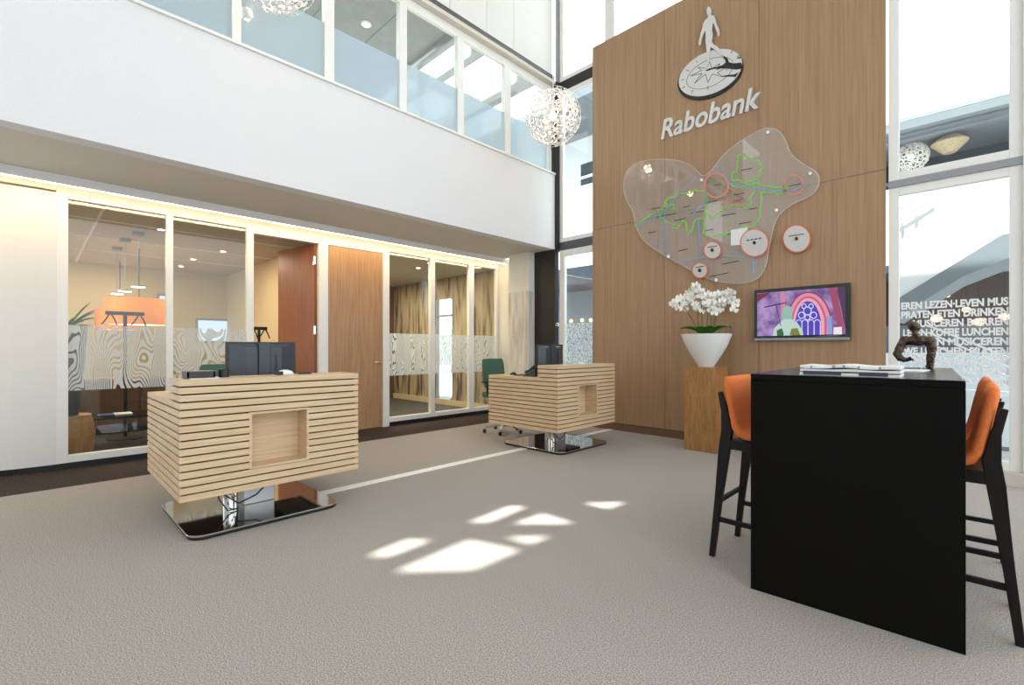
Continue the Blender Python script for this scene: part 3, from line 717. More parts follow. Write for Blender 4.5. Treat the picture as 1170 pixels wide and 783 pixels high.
for (bx, tx, ty) in ((800, 781, 350), (798, 797, 350), (803, 801, 345), (807, 810, 340), (813, 812, 350), (815, 822, 345), (812, 826, 334)):
    a = atdep(bx, 384); b = atdep(tx, ty); mid = (a+b)/2+Vector((0, 0, .03)); pts = [a-Vector((0, 0, .05)), a*.6+mid*.4, mid, mid*.4+b*.6, b]
    if tx == 781: pts.append(atdep(774, 344))
    if tx == 826: pts += [atdep(834, 332), atdep(840, 345)]
    MB().tube([tuple(q) for q in pts], .0045, 6).build('stem', M['stem'], vs, smooth=True)

# ------------------------------------------------------------------ television
TY = YW
tv = thing('television', 'flat television on the oak wall showing a church window and statue', 'television', (0, 0, 0))
tx0, tz1 = on_y(861.5, 332, TY-.06); tx1, _z = on_y(971.5, 322.5, TY-.06); tz0 = on_y(862, 389.5, TY-.06)[1]
tz1 = (tz1+on_y(971.5, 322.5, TY-.06)[1])/2; tz0 = (tz0+on_y(971.5, 388.5, TY-.06)[1])/2
tv.location = ((tx0+tx1)/2, TY-.06, (tz0+tz1)/2)
MB().box(tx0, tx1, TY-.055, TY-.012, tz0, tz1).build('bezel', M['blackplastic'], tv, bevel=.004)
MB().box(tx0+.25, tx1-.25, TY-.012, TY, tz0+.15, tz1-.15).build('wall_bracket', M['darkmetal'], tv)
MB().box(tx0+.002, tx1-.002, TY-.060, TY-.055, tz0+.002, tz0+.03).build('front_bar', M['greymetal'], tv)
# screen (image drawn as flat coloured cut-outs), u,v in screen fractions from the 1170x780 close-up
sx0, sx1 = tx0+.035, tx1-.045; sz0, sz1 = tz0+.045, tz1-.04
def UV(x, y):
    u = (x-130)/(1015-130); top = 220-(u*70); bot = 620+u*(-5); v = (bot-y)/(bot-top)
    return sx0+u*(sx1-sx0), sz0+v*(sz1-sz0)
EM = {}
def scr(pts, col, lay, s=1.0, name='screen_image', raw=False):
    k = 'scr_%02x%02x%02x' % col
    if k not in EM: EM[k] = emis(k, lin(col), .95)
    m = MB(); y = TY-.0555-.0004*lay
    q = [(UV(*p) if not raw else p) for p in pts]
    cl = [(min(max(a, sx0), sx1), y, min(max(b, sz0), sz1)) for a, b in q]
    m.bm.faces.new([m.bm.verts.new(p) for p in cl]); return m.build(name, EM[k], SCR, normals=True)
def brickscreen():
    n = N('screen_brick'); e = n.a('Emission', Strength=.85)
    nz = n.a('TexNoise'); nz.inputs['Scale'].default_value = 7; nz.inputs['Detail'].default_value = 3; n.l(coords(n, (1, 1, 1)), nz.inputs['Vector'])
    r = n.a('ValToRGB'); r.color_ramp.elements[0].color = (*lin((118, 92, 150)), 1); r.color_ramp.elements[1].color = (*lin((188, 158, 212)), 1)
    r.color_ramp.elements[0].position = .35; r.color_ramp.elements[1].position = .62
    n.l(nz.outputs[0], r.inputs[0]); n.l(r.outputs[0], e.inputs['Color']); return n.out(e.outputs[0])
SCR = MB().box(sx0, sx1, TY-.0558, TY-.0545, sz0, sz1).build('screen', brickscreen(), tv)
scr([(380,160),(430,160),(450,620),(400,620)], (205,140,170), 1)
scr([(860,130),(930,130),(1010,560),(960,600)], (165,85,110), 1)
scr([(940,100),(1015,100),(1015,560)], (90,70,95), 1)
scr([(130,230),(280,190),(200,260),(130,300)], (130,60,80), 1)
arch = lambda cx, w, top, bot, k=10: [(cx-w, bot)]+[(cx-w+w*(t/k)**1.6, bot-(bot-top)*(.35+.65*sin(pi/2*t/k))) for t in range(k+1)]+[(cx+w-w*(t/k)**1.6, bot-(bot-top)*(.35+.65*sin(pi/2*t/k))) for t in range(k-1, -1, -1)]+[(cx+w, bot)]
scr(arch(670, 225, 200, 615), (150,75,95), 2); scr(arch(670, 210, 212, 615), (225,150,180), 3); scr(arch(670, 175, 240, 615), (205,105,125), 4)
scr(arch(668, 155, 260, 615), (240,170,190), 5); scr(arch(665, 128, 288, 615), (95,80,185), 6)
def ring(cx, cy, r, w, col, lay):
    P = [(cx+r*cos(2*pi*k/16), cy+r*sin(2*pi*k/16)) for k in range(16)]
    for k in range(16):
        a, b = P[k], P[(k+1) % 16]; ia = (cx+(a[0]-cx)*(1-w/r), cy+(a[1]-cy)*(1-w/r)); ib = (cx+(b[0]-cx)*(1-w/r), cy+(b[1]-cy)*(1-w/r)); yield [a, b, ib, ia]
m = MB()
def addp(m, pts, lay):
    y = TY-.0555-.0004*lay; m.bm.faces.new([m.bm.verts.new((UV(*p)[0], y, UV(*p)[1])) for p in pts])
for (cx, cy, r) in ((660, 380, 42), (600, 420, 34), (720, 420, 34), (625, 335, 26), (695, 335, 26), (660, 440, 30)):
    for q in ring(cx, cy, r, 9, None, 7): addp(m, q, 7)
for x in (545, 605, 665, 725, 785): addp(m, [(x-4, 480), (x+4, 480), (x+6, 612), (x-6, 612)], 7)
for x in (575, 635, 695, 755):
    for q in list(ring(x, 490, 32, 8, None, 7))[8:]: addp(m, q, 7)
m.build('screen_image', emis('tracery', lin((215, 215, 245)), .95), SCR)
scr([(300,615),(320,540),(400,470),(430,455),(500,455),(560,490),(610,560),(620,615)], (190,215,205), 8)
scr([(400,455),(405,380),(425,340),(460,325),(495,345),(512,400),(505,455)], (150,190,175), 9)
scr([(350,615),(345,560),(400,540),(420,590),(415,615)], (70,110,75), 10)
scr([(480,600),(500,545),(560,540),(595,610),(540,615)], (135,130,70), 10)
scr([(210,342),(440,300),(440,308),(210,352)], (50,30,60), 11); scr([(335,330),(345,330),(392,520),(384,520)], (80,60,140), 11)
scr([(840,430),(890,430),(900,612),(860,612)], (150,160,215), 8)
scr([(908,535),(985,530),(985,606),(908,608)], (245,230,240), 12)
scr([(130,612),(1015,600),(1015,622),(130,628)], (40,50,60), 12); scr([(720,618),(880,614),(980,632),(720,636)], (230,235,240), 13)

# ------------------------------------------------------------------ wall logo and lettering
LY = YW
def C1(x, y): return on_y(740+x/4.606, y/4.606, LY)
lg = thing('wall_emblem', 'metal emblem of a striding figure on a sundial disc, high on the oak wall', 'emblem', (C1(333, 390)[0], LY, C1(333, 390)[1]))
def cut(pts, y0, y1, name, m, parent, conv=C1):
    q = [conv(*p) for p in pts]
    return MB().prism([(a, y0, b) for a, b in q], [(a, y1, b) for a, b in q]).build(name, m, parent)
def ell(cx, cy, a, b, ang, n=48):
    t = radians(ang); return [(cx+a*cos(u)*cos(t)-b*sin(u)*sin(t), cy+a*cos(u)*sin(t)+b*sin(u)*cos(t)) for u in [2*pi*k/n for k in range(n)]]
cut(ell(333, 398, 184, 113, -27), LY-.02, LY, 'disc_rim', M['blackink'], lg)
cut(ell(335, 387, 178, 106, -27), LY-.032, LY-.0205, 'disc_face', M['letter'], lg)
def ringcut(cx, cy, a, b, ang, w, y0, name, m, parent, conv=C1):
    A = [conv(*p) for p in ell(cx, cy, a, b, ang)]; B = [conv(*p) for p in ell(cx, cy, a-w, b-w, ang)]
    q = MB(); n = len(A)
    q.loft([[ (A[i][0], y0, A[i][1]), (B[i][0], y0, B[i][1]), (B[i][0], y0-.001, B[i][1]), (A[i][0], y0-.001, A[i][1])] for i in range(n)], closed=True)
    return q.build(name, m, parent)
ringcut(333, 390, 134, 68, -27, 2.6, LY-.0322, 'dial_ring', M['darkmetal'], lg)
def seg(m, a, b, w, y0, y1, conv=C1):
    d = Vector((b[0]-a[0], b[1]-a[1])); n = Vector((-d.y, d.x)).normalized()*w/2
    P = [(a[0]+n.x, a[1]+n.y), (b[0]+n.x, b[1]+n.y), (b[0]-n.x, b[1]-n.y), (a[0]-n.x, a[1]-n.y)]
    q = [conv(*p) for p in P]; m.prism([(u, y0, v) for u, v in q], [(u, y1, v) for u, v in q])
m = MB()
star = [(325,320),(345,365),(385,340),(368,372),(432,352),(372,388),(400,410),(345,395),(322,440),(310,395),(250,445),(292,392),(230,405),(290,375),(270,360),(312,366)]
for i in range(len(star)):
    seg(m, star[i], star[(i+1) % len(star)], 3.0, LY-.033, LY-.0321)
for (x, y, dx, dy) in ((190,425,-8,3),(194,465,-8,8),(240,487,-5,9),(322,468,0,12),(216,376,-8,-4),(264,330,-5,-6),(447,278,5,-8),(485,300,12,-4),(420,372,-2,2)):
    seg(m, (x-dx*.9, y-dy*.9), (x+dx*.9, y+dy*.9), 3.5, LY-.033, LY-.0321)
m.build('dial_marks', M['darkmetal'], lg)
cut([(308,378),(330,366),(370,358),(400,348),(415,335),(412,320),(400,307),(408,300),(428,316),(432,333),(455,340),(497,335),(502,352),(497,368),(470,372),(430,368),(395,366),(350,369),(320,379)], LY-.034, LY-.0321, 'figure_shadow', M['blackink'], lg)
cut([(398,405),(430,400),(460,398),(484,386),(468,410),(440,409),(402,410)], LY-.034, LY-.0321, 'figure_shadow', M['blackink'], lg)
cut([(475,310),(494,303),(497,311),(478,316)], LY-.034, LY-.0321, 'figure_shadow', M['blackink'], lg)
fig = [(324,46),(333,45),(340,54),(342,72),(338,86),(346,90),(356,92),(363,108),(371,138),(382,160),(385,183),(381,200),(375,199),(374,182),(360,146),(352,128),(348,146),(345,166),(350,185),(348,212),(344,226),(352,240),(372,252),(386,266),(392,286),(402,300),(393,302),(380,292),(368,276),(350,263),(340,256),(336,270),(333,300),(328,340),(316,374),(310,372),(321,335),(320,300),(317,262),(312,226),(313,196),(311,172),(300,190),(291,216),(286,243),(279,248),(276,238),(281,212),(287,184),(297,155),(300,134),(308,118),(320,108),(327,98),(321,84),(317,66)]
cut(fig, LY-.05, LY-.034, 'striding_figure', M['letter'], lg)
# lettering
bx0, bz0 = on_y(756, 160, LY); bx1, bz1 = on_y(869.5, 123.5, LY); zb_ = (bz0+bz1)/2
ztop_ = (on_y(758.5, 138.5, LY)[1]+on_y(860, 101, LY)[1])/2
q = fit_text('Rabobank', 'wall_lettering', M['letter'], bx0, bx1, 0, 1, LY-.001, None, shear=.22, bold=.018, ext=.5, depth=.024)
zs_ = [v.co.z for v in q.data.vertices]
for v in q.data.vertices: v.co.z = zb_-.005+v.co.z*(ztop_+.012-zb_); v.co.y -= .0125
tag(q, 'silver metal bank name lettering under the sundial emblem', 'lettering')

# ------------------------------------------------------------------ acrylic map
AY = YW-.045
def C2(x, y): return on_y(700+x/3.916, 140+y/3.916, AY)
out = [(46,300),(52,250),(70,208),(110,180),(160,168),(220,163),(290,168),(345,188),(378,215),(402,243),(430,228),(458,195),(490,150),(540,105),(600,65),(650,38),(690,24),(722,26),(752,44),(775,80),(785,112),(800,142),(828,170),(870,195),(908,218),(926,245),(922,285),(900,318),(862,342),(815,360),(768,390),(735,428),(718,475),(706,530),(695,590),(688,640),(662,690),(620,715),(560,722),(480,714),(410,695),(340,655),(260,610),(180,565),(130,520),(103,465),(92,400),(66,355)]
def smoothp(P, it=2):
    for _ in range(it):
        Q = []
        for i in range(len(P)):
            a, b = P[i], P[(i+1) % len(P)]; Q += [(.75*a[0]+.25*b[0], .75*a[1]+.25*b[1]), (.25*a[0]+.75*b[0], .25*a[1]+.75*b[1])]
        P = Q
    return P
out = smoothp(out, 1)
mp = thing('acrylic_map', 'clear acrylic map panel with green and blue route lines on the oak wall', 'map panel', (C2(480, 400)[0], AY, C2(480, 400)[1]))
cut(out, AY-.006, AY, 'acrylic_sheet', M['acrylic'], mp, C2)
MB().tube([(C2(*p)[0], AY-.003, C2(*p)[1]) for p in out], .0035, 6, closed=True).build('sheet_edge', M['acrylic_edge'], mp, smooth=True)
def lines(P, w, col, name='map_line', closed=False, y0=AY-.0065, y1=AY-.009):
    m = MB(); PP = P+[P[0]] if closed else P
    for a, b in zip(PP[:-1], PP[1:]):
        if a != b: seg(m, a, b, w, y0, y1, C2)
    return m.build(name, M[col], mp)
def rough(P, amp, sub=3, closed=False):
    R = []; PP = P+[P[0]] if closed else P
    for a, b in zip(PP[:-1], PP[1:]):
        for k in range(sub):
            t = k/sub; j = 0 if k == 0 else amp
            R.append((a[0]+(b[0]-a[0])*t+random.uniform(-j, j), a[1]+(b[1]-a[1])*t+random.uniform(-j, j)))
    R.append(PP[-1]); return R
random.seed(3)
lines(rough([(230,380),(240,350),(290,325),(350,312),(413,306),(425,345),(415,400),(435,430),(470,410),(500,380),(545,370),(590,380),(620,372),(605,340),(635,310),(632,280)], 5), 5, 'green_line')
lines(rough([(265,455),(290,475),(318,435),(342,500),(375,432),(412,433),(405,495),(450,510),(520,495),(580,470),(630,470),(662,420),(664,310)], 6), 5, 'green_line')
lines(rough([(585,142),(610,160),(662,180),(668,225),(625,262),(600,275),(570,260),(535,255),(535,235),(560,195),(562,160)], 7, 4, True), 5, 'green_line')
lines(rough([(525,275),(560,292),(600,290),(640,270),(670,282),(720,290),(770,285),(780,300),(740,322),(700,312),(664,312)], 6, 4), 5, 'green_line')
lines(rough([(100,465),(150,430),(200,400),(230,385),(210,420),(250,450),(265,455)], 5), 4, 'green_line')
lines(rough([(240,360),(258,385),(272,360),(280,385),(236,376)], 4), 5, 'green_line')
lines([(110,465),(230,400),(300,320),(375,245)], 3.5, 'blue_line'); lines([(232,395),(232,600)], 3, 'blue_line'); lines([(385,430),(392,600)], 3, 'blue_line')
lines(rough([(470,195),(530,270),(600,285),(700,300),(780,310),(870,280)], 4), 4, 'blue_line'); lines([(630,600),(632,685)], 5, 'blue_line')
lines([(280,628),(400,605),(490,598),(590,600)], 3, 'blue_line'); lines([(415,310),(425,360),(360,410)], 4, 'blue_line'); lines([(195,480),(195,560)], 3, 'blue_line')
# place-name strokes
m = MB()
for (x, y, L) in ((165,390,48),(455,283,30),(575,215,50),(545,325,42),(425,360,45),(790,285,55),(275,440,55),(415,485,38),(565,455,55),(610,390,38),(485,420,65),(315,380,30),(350,408,60),(515,500,50),(295,575,40),(490,635,75),(435,690,85),(160,495,40),(195,425,90)):
    seg(m, (x, y), (x+L, y-L*.2), 3.0, AY-.0066, AY-.0075, C2)
m.build('place_name', M['blackink'], mp)
def circ(cx, cy, r, w, col, sq=.93):
    A = [C2(cx+r*cos(u), cy+r*sin(u)*1.0) for u in [2*pi*k/40 for k in range(40)]]; B = [C2(cx+(r-w)*cos(u), cy+(r-w)*sin(u)) for u in [2*pi*k/40 for k in range(40)]]
    q = MB(); q.loft([[(A[i][0], AY-.0066, A[i][1]), (B[i][0], AY-.0066, B[i][1]), (B[i][0], AY-.009, B[i][1]), (A[i][0], AY-.009, A[i][1])] for i in range(40)], closed=True)
    return q.build('map_ring', M[col], mp)
circ(465, 282, 58, 9, 'pale_red'); circ(810, 280, 48, 8, 'pale_red'); circ(195, 372, 30, 3, 'pale_red'); circ(178, 500, 22, 3, 'pale_red'); circ(568, 322, 30, 3, 'pale_red')
for (x, y) in ((495,358),(520,350),(545,345),(560,360),(495,378),(575,372),(530,372)): circ(x, y, 12, 3, 'pale_red')
o = cut([(530,482),(605,470),(605,545),(530,552)], AY-.010, AY-.0065, 'note_card', M['paper'], mp, C2)
def plaque(cx, cy, r, parent, y1, txt):
    E = lambda rr: [(cx+rr*cos(2*pi*k/40), cy+rr*sin(2*pi*k/40)) for k in range(40)]
    a = cut(E(r), y1-.012, y1, 'plaque_rim', M['red_line'], parent, C2); b = cut(E(r-5), y1-.015, y1-.0125, 'plaque_face', M['disc'], parent, C2)
    c = cut([(cx+7*cos(k*pi/8), cy+8*sin(k*pi/8)) for k in range(16)], y1-.025, y1-.0155, 'pin', M['blackink'], parent, C2)
    m = MB()
    for k in range(txt):
        x = cx-r*.55+k*(r*1.1/txt); seg(m, (x, cy-16-(x-cx)*.15), (x+r*.8/txt, cy-16-(x+r*.8/txt-cx)*.15), 5, y1-.0158, y1-.0152, C2)
    m.build('plaque_name', M['blackink'], parent)
plaque(637, 540, 64, mp, AY-.0065, 4); plaque(449, 573, 40, mp, AY-.0065, 6); plaque(393, 663, 36, mp, AY-.0065, 8)
for (x, y) in ((697,45),(885,230),(735,394),(465,706),(252,600),(400,258)):
    cut([(x+8*cos(k*pi/6), y+8*sin(k*pi/6)) for k in range(12)], AY-.016, YW, 'standoff', M['chrome'], mp, C2)
pl = thing('wall_plaque', 'round red-rimmed plaque on the oak wall just outside the clear map', 'plaque', (C2(823, 520)[0], YW, C2(823, 520)[1]))
plaque(823, 520, 63, pl, YW-.03, 9); cut([(823+20*cos(k*pi/6), 520+20*sin(k*pi/6)) for k in range(12)], YW-.03, YW, 'mount', M['chrome'], pl, C2)

# ------------------------------------------------------------------ dandelion pendant lamps
def dandelion(c, R, label, top, nm=72, protos=None):
    t = thing('pendant_lamp', label, 'pendant lamp', c, 'white ring-cluster pendant lamps')
    m = MB(); ga = pi*(3-sqrt(5))
    for i in range(nm):
        z = 1-2*(i+.5)/nm; rr = sqrt(1-z*z); th = i*ga
        n = Vector((rr*cos(th), rr*sin(th), z)); p = Vector(c)+n*R*(1 if i % 2 else .93)
        u = n.orthogonal().normalized(); v = n.cross(u)
        a0 = random.uniform(0, 6.28)
        def disc_ring(cp, ro, ri, k=14):
            A = [m.bm.verts.new(cp+(u*cos(2*pi*j/k)+v*sin(2*pi*j/k))*ro) for j in range(k)]
            B = [m.bm.verts.new(cp+(u*cos(2*pi*j/k)+v*sin(2*pi*j/k))*ri) for j in range(k)]
            for j in range(k): m.bm.faces.new((A[j], A[(j+1) % k], B[(j+1) % k], B[j]))
        disc_ring(p, .052, .034)
        for q in range(4):
            a = a0+q*pi/2; d = u*cos(a)+v*sin(a); s = u*-sin(a)+v*cos(a)
            A = [p+d*.050-s*.006, p+d*.088-s*.005-n*.014, p+d*.088+s*.005-n*.014, p+d*.050+s*.006]
            m.bm.faces.new([m.bm.verts.new(x) for x in A])
            cp = p+d*.104-n*.018
            disc_ring(cp, .020, .009, 10)
    o = m.build('shade', M['lampwhite'], t, normals=False); s = o.modifiers.new('s', 'SOLIDIFY'); s.thickness = .0025
    MB().ball(c, .055, 16, 10).build('bulb', M['bulb'], t, smooth=True)
    MB().lathe([(.03, .05), (.03, .14), (.012, .16)], c, 16).build('socket', M['lampwhite'], t)
    MB().tube([(c[0], c[1], c[2]+.15), (c[0], c[1], top)], .006, 8).build('cable', M['lampwhite'], t)
    return t
dandelion((-4.06, 4.92, 4.36), .37, 'white ring-cluster globe pendant hanging in front of the glazed corner', ZR)
dandelion((-4.76, 1.63, 4.87), .38, 'white ring-cluster globe pendant cut off by the top of the view', ZR)

# ------------------------------------------------------------------ bar table
TB = thing('bar_table', 'tall black bar table with solid end panel and newspaper on top', 'table', (-.434, 2.6425, 0), None, radians(2.9), local=True)
# top: panels
MB().box(-.404, .404, 0, 1.66, 1.085, 1.115).build('tabletop', M['tableside'], TB, bevel=.0015)
MB().box(-.402, .402, .002, 1.658, 1.115, 1.1168).build('top_laminate', M['tabletop'], TB)
MB().box(-.404, .404, 0.0, .045, 0, 1.084).build('end_panel', M['tableside'], TB, bevel=.0015)
MB().box(-.404, .404, 1.615, 1.66, 0, 1.084).build('end_panel', M['tableside'], TB, bevel=.0015)
MB().box(-.02, .02, .045, 1.615, .93, 1.084).build('stretcher', M['tableside'], TB)

# ------------------------------------------------------------------ bar stools
def stool():
    t = thing('bar_stool', 'x', 'bar stool', (0, 0, 0), 'orange bar stools', 0, local=True)
    for s in (-1, 1):
        y = s*.21
        MB().bar([(-.25, y, 0), (-.212, y*.985, .35), (-.178, y*.97, .66), (-.165, y*.96, .76), (-.178, y*.96, .88), (-.205, y*.96, .99)], [.030, .034, .036, .036, .032, .028], [.030, .040, .062, .060, .036, .024]).build('leg', M['blackwood'], t, bevel=.003)
        MB().bar([(.225, y, 0), (.205, y*.985, .35), (.185, y*.97, .71)], [.028, .032, .034], [.028, .036, .046]).build('leg', M['blackwood'], t, bevel=.003)
        MB().bar([(-.18, y*.965, .685), (.20, y*.965, .685)], .034, .055).build('seat_rail', M['blackwood'], t, bevel=.003)
        MB().bar([(-.225, y*.985, .23), (.212, y*.985, .23)], .020, .026).build('footrest', M['blackwood'], t)
    MB().bar([(.21, -.21, .29), (.21, .21, .29)], .03, .02, (1, 0, 0)).build('footrest', M['blackwood'], t)
    MB().bar([(-.222, -.205, .33), (-.222, .205, .33)], .024, .02, (1, 0, 0)).build('footrest', M['blackwood'], t)
    MB().box(-.15, .19, -.19, .19, .665, .705).build('seat_base', M['blackwood'], t)
    # upholstered L shell: rounded section swept along a bent centre line
    cl = [(.240, .752), (.225, .748), (.12, .742), (.0, .740), (-.06, .742), (-.095, .757), (-.118, .790), (-.130, .85), (-.148, .95), (-.166, 1.04), (-.173, 1.072), (-.175, 1.082)]
    th = [.018, .024, .028, .028, .029, .031, .031, .029, .028, .027, .020, .008]
    wd = [.195, .212, .220, .221, .221, .221, .220, .219, .217, .212, .204, .192]
    rings = []
    for i, (x, z) in enumerate(cl):
        a = Vector((*cl[max(i-1, 0)], 0)); b = Vector((*cl[min(i+1, len(cl)-1)], 0)); d = (b-a).normalized(); nx, nz = -d.y, d.x
        ring_ = []
        for k in range(24):
            c_, s_ = cos(2*pi*k/24), sin(2*pi*k/24)
            u = (abs(c_)**.25)*(1 if c_ >= 0 else -1); v = (abs(s_)**.7)*(1 if s_ >= 0 else -1)
            ring_.append((x+nx*th[i]*v, wd[i]*u, z+nz*th[i]*v))
        rings.append(ring_)
    MB().loft(rings).build('seat', M['orange'], t, smooth=True)
    return t
st = stool(); st.location = (-.885, 3.085, 0); st['label'] = 'orange bar stool with black legs on the pedestal side of the black table'
s2 = copy_tree(st); s2.location = (-.118, 3.12, 0); s2.rotation_euler = (0, 0, pi+.0); s2['label'] = 'orange bar stool on the window side of the black table, nearer its solid end panel'
s3 = copy_tree(st); s3.location = (-.128, 3.74, 0); s3.rotation_euler = (0, 0, pi+.03); s3['label'] = 'orange bar stool on the window side of the black table, partly hidden behind another'
for ob in COL.objects:
    if ob.name.startswith('seat') and ob.parent and ob.parent.name.startswith('bar_stool') and ob.data.materials[0] == M['orange']:
        e = ob.modifiers.new('es', 'EDGE_SPLIT'); e.split_angle = radians(60)

# ------------------------------------------------------------------ newspapers, sculpture on the table
ZT_ = 1.1175
def newsmat():
    n = N('newsprint'); p = n.a('BsdfPrincipled', Roughness=.8)
    v = coords(n, (30, 90, 1)); nz = n.a('TexNoise'); nz.inputs['Scale'].default_value = 1; nz.inputs['Detail'].default_value = 1; n.l(v, nz.inputs['Vector'])
    r = n.a('ValToRGB'); r.color_ramp.interpolation = 'CONSTANT'; e = r.color_ramp.elements
    e[0].position = 0; e[0].color = (.82, .82, .81, 1); e[1].position = .60; e[1].color = (.30, .30, .32, 1)
    n.l(nz.outputs[0], r.inputs[0]); n.l(r.outputs[0], p.inputs['Base Color']); return n.out(p.outputs[0])
M['news'] = newsmat()
def paper_fold(name, label, x0, x1, y0, y1, z, th, amp, rz):
    t = thing(name, label, 'newspaper', ((x0+x1)/2, (y0+y1)/2, z), 'newspapers on the black table', rz, local=True)
    w, d = (x1-x0)/2, (y1-y0)/2; nL = 3
    for L in range(nL):
        m = MB(); zz0 = th*L/nL; zz1 = zz0+th/nL*.72; top = []; bot = []
        nx, ny = 16, 6
        f = lambda i, j: amp*(sin(i*.8+L)*.3+.5*(1-abs(2*i/nx-1)))*(.3+L*.35)
        ox = random.uniform(-.006, .006)
        T = [[m.bm.verts.new((-w+2*w*i/nx+ox, -d+2*d*j/ny+.004*L, zz1+f(i, j))) for j in range(ny+1)] for i in range(nx+1)]
        B = [[m.bm.verts.new((-w+2*w*i/nx+ox, -d+2*d*j/ny+.004*L, (0.0 if L == 0 else zz0+f(i, j)))) for j in range(ny+1)] for i in range(nx+1)]
        for i in range(nx):
            for j in range(ny):
                m.bm.faces.new((T[i][j], T[i+1][j], T[i+1][j+1], T[i][j+1])); m.bm.faces.new((B[i][j], B[i][j+1], B[i+1][j+1], B[i+1][j]))
        for i in range(nx): m.bm.faces.new((T[i][0], B[i][0], B[i+1][0], T[i+1][0])); m.bm.faces.new((T[i][ny], T[i+1][ny], B[i+1][ny], B[i][ny]))
        for j in range(ny): m.bm.faces.new((T[0][j], T[0][j+1], B[0][j+1], B[0][j])); m.bm.faces.new((T[nx][j], B[nx][j], B[nx][j+1], T[nx][j+1]))
        m.build('fold', M['news'] if L == nL-1 else M['paper'], t)
    MB().box(-w*.9, -w*.1, -d-.0015, -d, .003, th*.42).build('print_strip', M['bluegrey'], t)
    MB().box(w*.25, w*.8, -d-.0015, -d, .003, th*.42).build('print_strip', M['bluegrey'], t)
    return t
paper_fold('newspaper', 'thick folded newspaper on the front edge of the black table', -.64, -.25, 2.70, 2.98, ZT_, .050, .009, .04)
paper_fold('newspaper', 'flat pale newspaper behind the thick folded one on the black table', -.53, -.20, 3.35, 3.65, ZT_, .008, .002, -.05)

def sculpt():
    # bronze bust: torso arc of shoulders with two arms, head; pixel->plane at the sculpture's depth
    Yc = 4.17
    def S(x, y, dy=0):
        X, Z = on_y(1010+x/5.22, 320+y/5.22, Yc+dy); return (X, Yc+dy, Z)
    base = S(280, 520)
    t = thing('bronze_sculpture', 'dark bronze figure of head, shoulders and two arms on the black table', 'sculpture', (base[0], Yc, ZT_))
    k = 1.36*abs(S(1, 0)[0]-S(0, 0)[0])      # a little over the metres per close-up pixel
    V = lambda x, y, dy=0: Vector(S(x, y, dy))
    m = MB()
    def limb(pts, rad, n=12):
        m.tube([tuple(V(*p)) for p in pts], [r*k for r in rad], n)
        for p, r in zip(pts, rad): m.ball(V(*p), r*k*1.02, 12, 8)
    # head: skull, jaw, nose, ears, hair mass, lifted slightly
    for c, r, sc in (((178,278), 24, (1.05, 1.05, 1.12)), ((190,288), 18, (1.15, .85, .95)), ((170,270), 21, (1, 1, 1)), ((212,276), 5, (1.3, .8, 1)), ((206,288), 7, (1.1, 1, .7)),
                     ((203,266), 6, (1, 1.6, .7))):
        m.ball(V(*c), r*k, 14, 10, sc)
    m.ball(V(176,282,-.028), 6*k, 8, 6, (.7, .5, 1.3)); m.ball(V(176,282,.028), 6*k, 8, 6, (.7, .5, 1.3))
    limb([(182,300), (186,322), (190,345)], [13, 14, 20])
    # chest and shoulders
    for c, r, sc in (((160,362), 30, (1.1, .9, .8)), ((205,362), 34, (1.2, 1.0, .85)), ((240,360), 26, (1, .9, .9)), ((125,362), 26, (1, 1, 1)), ((272,368), 27, (1, 1, 1.05)), ((185,352), 20, (1.5, 1, .8))):
        m.ball(V(*c), r*k, 14, 10, sc)
    # straight arm down to the table
    limb([(274,372), (284,400), (283,432), (278,462), (276,492), (275,515)], [23, 22, 18, 19, 16, 15])
    m.ball(V(268,518,-.01), 13*k, 10, 8, (1.3, 1.2, .5))
    # bent arm
    limb([(122,366), (103,392,-.015), (88,420,-.035), (78,442,-.05)], [23, 21, 19, 18])
    limb([(78,442,-.05), (96,466,-.055), (120,476,-.055), (138,476,-.05)], [18, 17, 13, 11])
    m.ball(V(146,474,-.05), 12*k, 10, 8, (1.2, 1.1, .7))
    for j in range(4):
        o_ = .0075*(j-1.5)
        limb([(150,473,-.05+o_), (163,470+j,-.05+o_), (173,474+j*2,-.05+o_)], [4.6, 4.2, 3.4], 8)
    limb([(140,470,-.068), (150,462,-.07), (160,463,-.068)], [5, 4.4, 3.6], 8)
    o = m.build('body', M['bronze'], t, smooth=True)
    rm = o.modifiers.new('remesh', 'REMESH'); rm.mode = 'VOXEL'; rm.voxel_size = .0032; rm.use_smooth_shade = True
    tx = bpy.data.textures.new('lump', 'CLOUDS'); tx.noise_scale = .011
    dp = o.modifiers.new('disp', 'DISPLACE'); dp.texture = tx; dp.strength = .007; dp.mid_level = .5
    # foot of the straight arm resting on the table
    return t
sculpt()

# ------------------------------------------------------------------ things inside the glazed offices
def at_x(px, py, X):
    y, z = on_x(px, py, X); return (X, y, z)
# orange drum pendants
def drum(X, px, py, r, h, label):
    c = at_x(px, py, X); t = thing('drum_pendant', label, 'pendant lamp', c, 'orange drum pendants in the office')
    m = MB(); n = 40; m.loft([[(c[0]+q*cos(2*pi*k/n), c[1]+q*sin(2*pi*k/n), c[2]+z) for k in range(n)] for q, z in ((r, -h/2), (r, h/2), (r-.006, h/2), (r-.006, -h/2))], closed=True).build('shade', M['lampshade'], t, smooth=False)
    MB().lathe([(r-.02, -h/2+.01), (r-.02, -h/2+.02)], c, 32).build('diffuser', M['spot_soft'], t)
    MB().tube([(c[0], c[1], c[2]+h/2-.02), (c[0], c[1], 2.80)], .006, 6).build('cable', M['blackplastic'], t)
    MB().box(c[0]-r, c[0]+r, c[1]-.01, c[1]+.01, c[2]+h/2-.02, c[2]+h/2-.01).build('spider', M['greymetal'], t)
M['spot_soft'] = emis('lamp_diffuser', (1.0, .82, .58), 2.2)
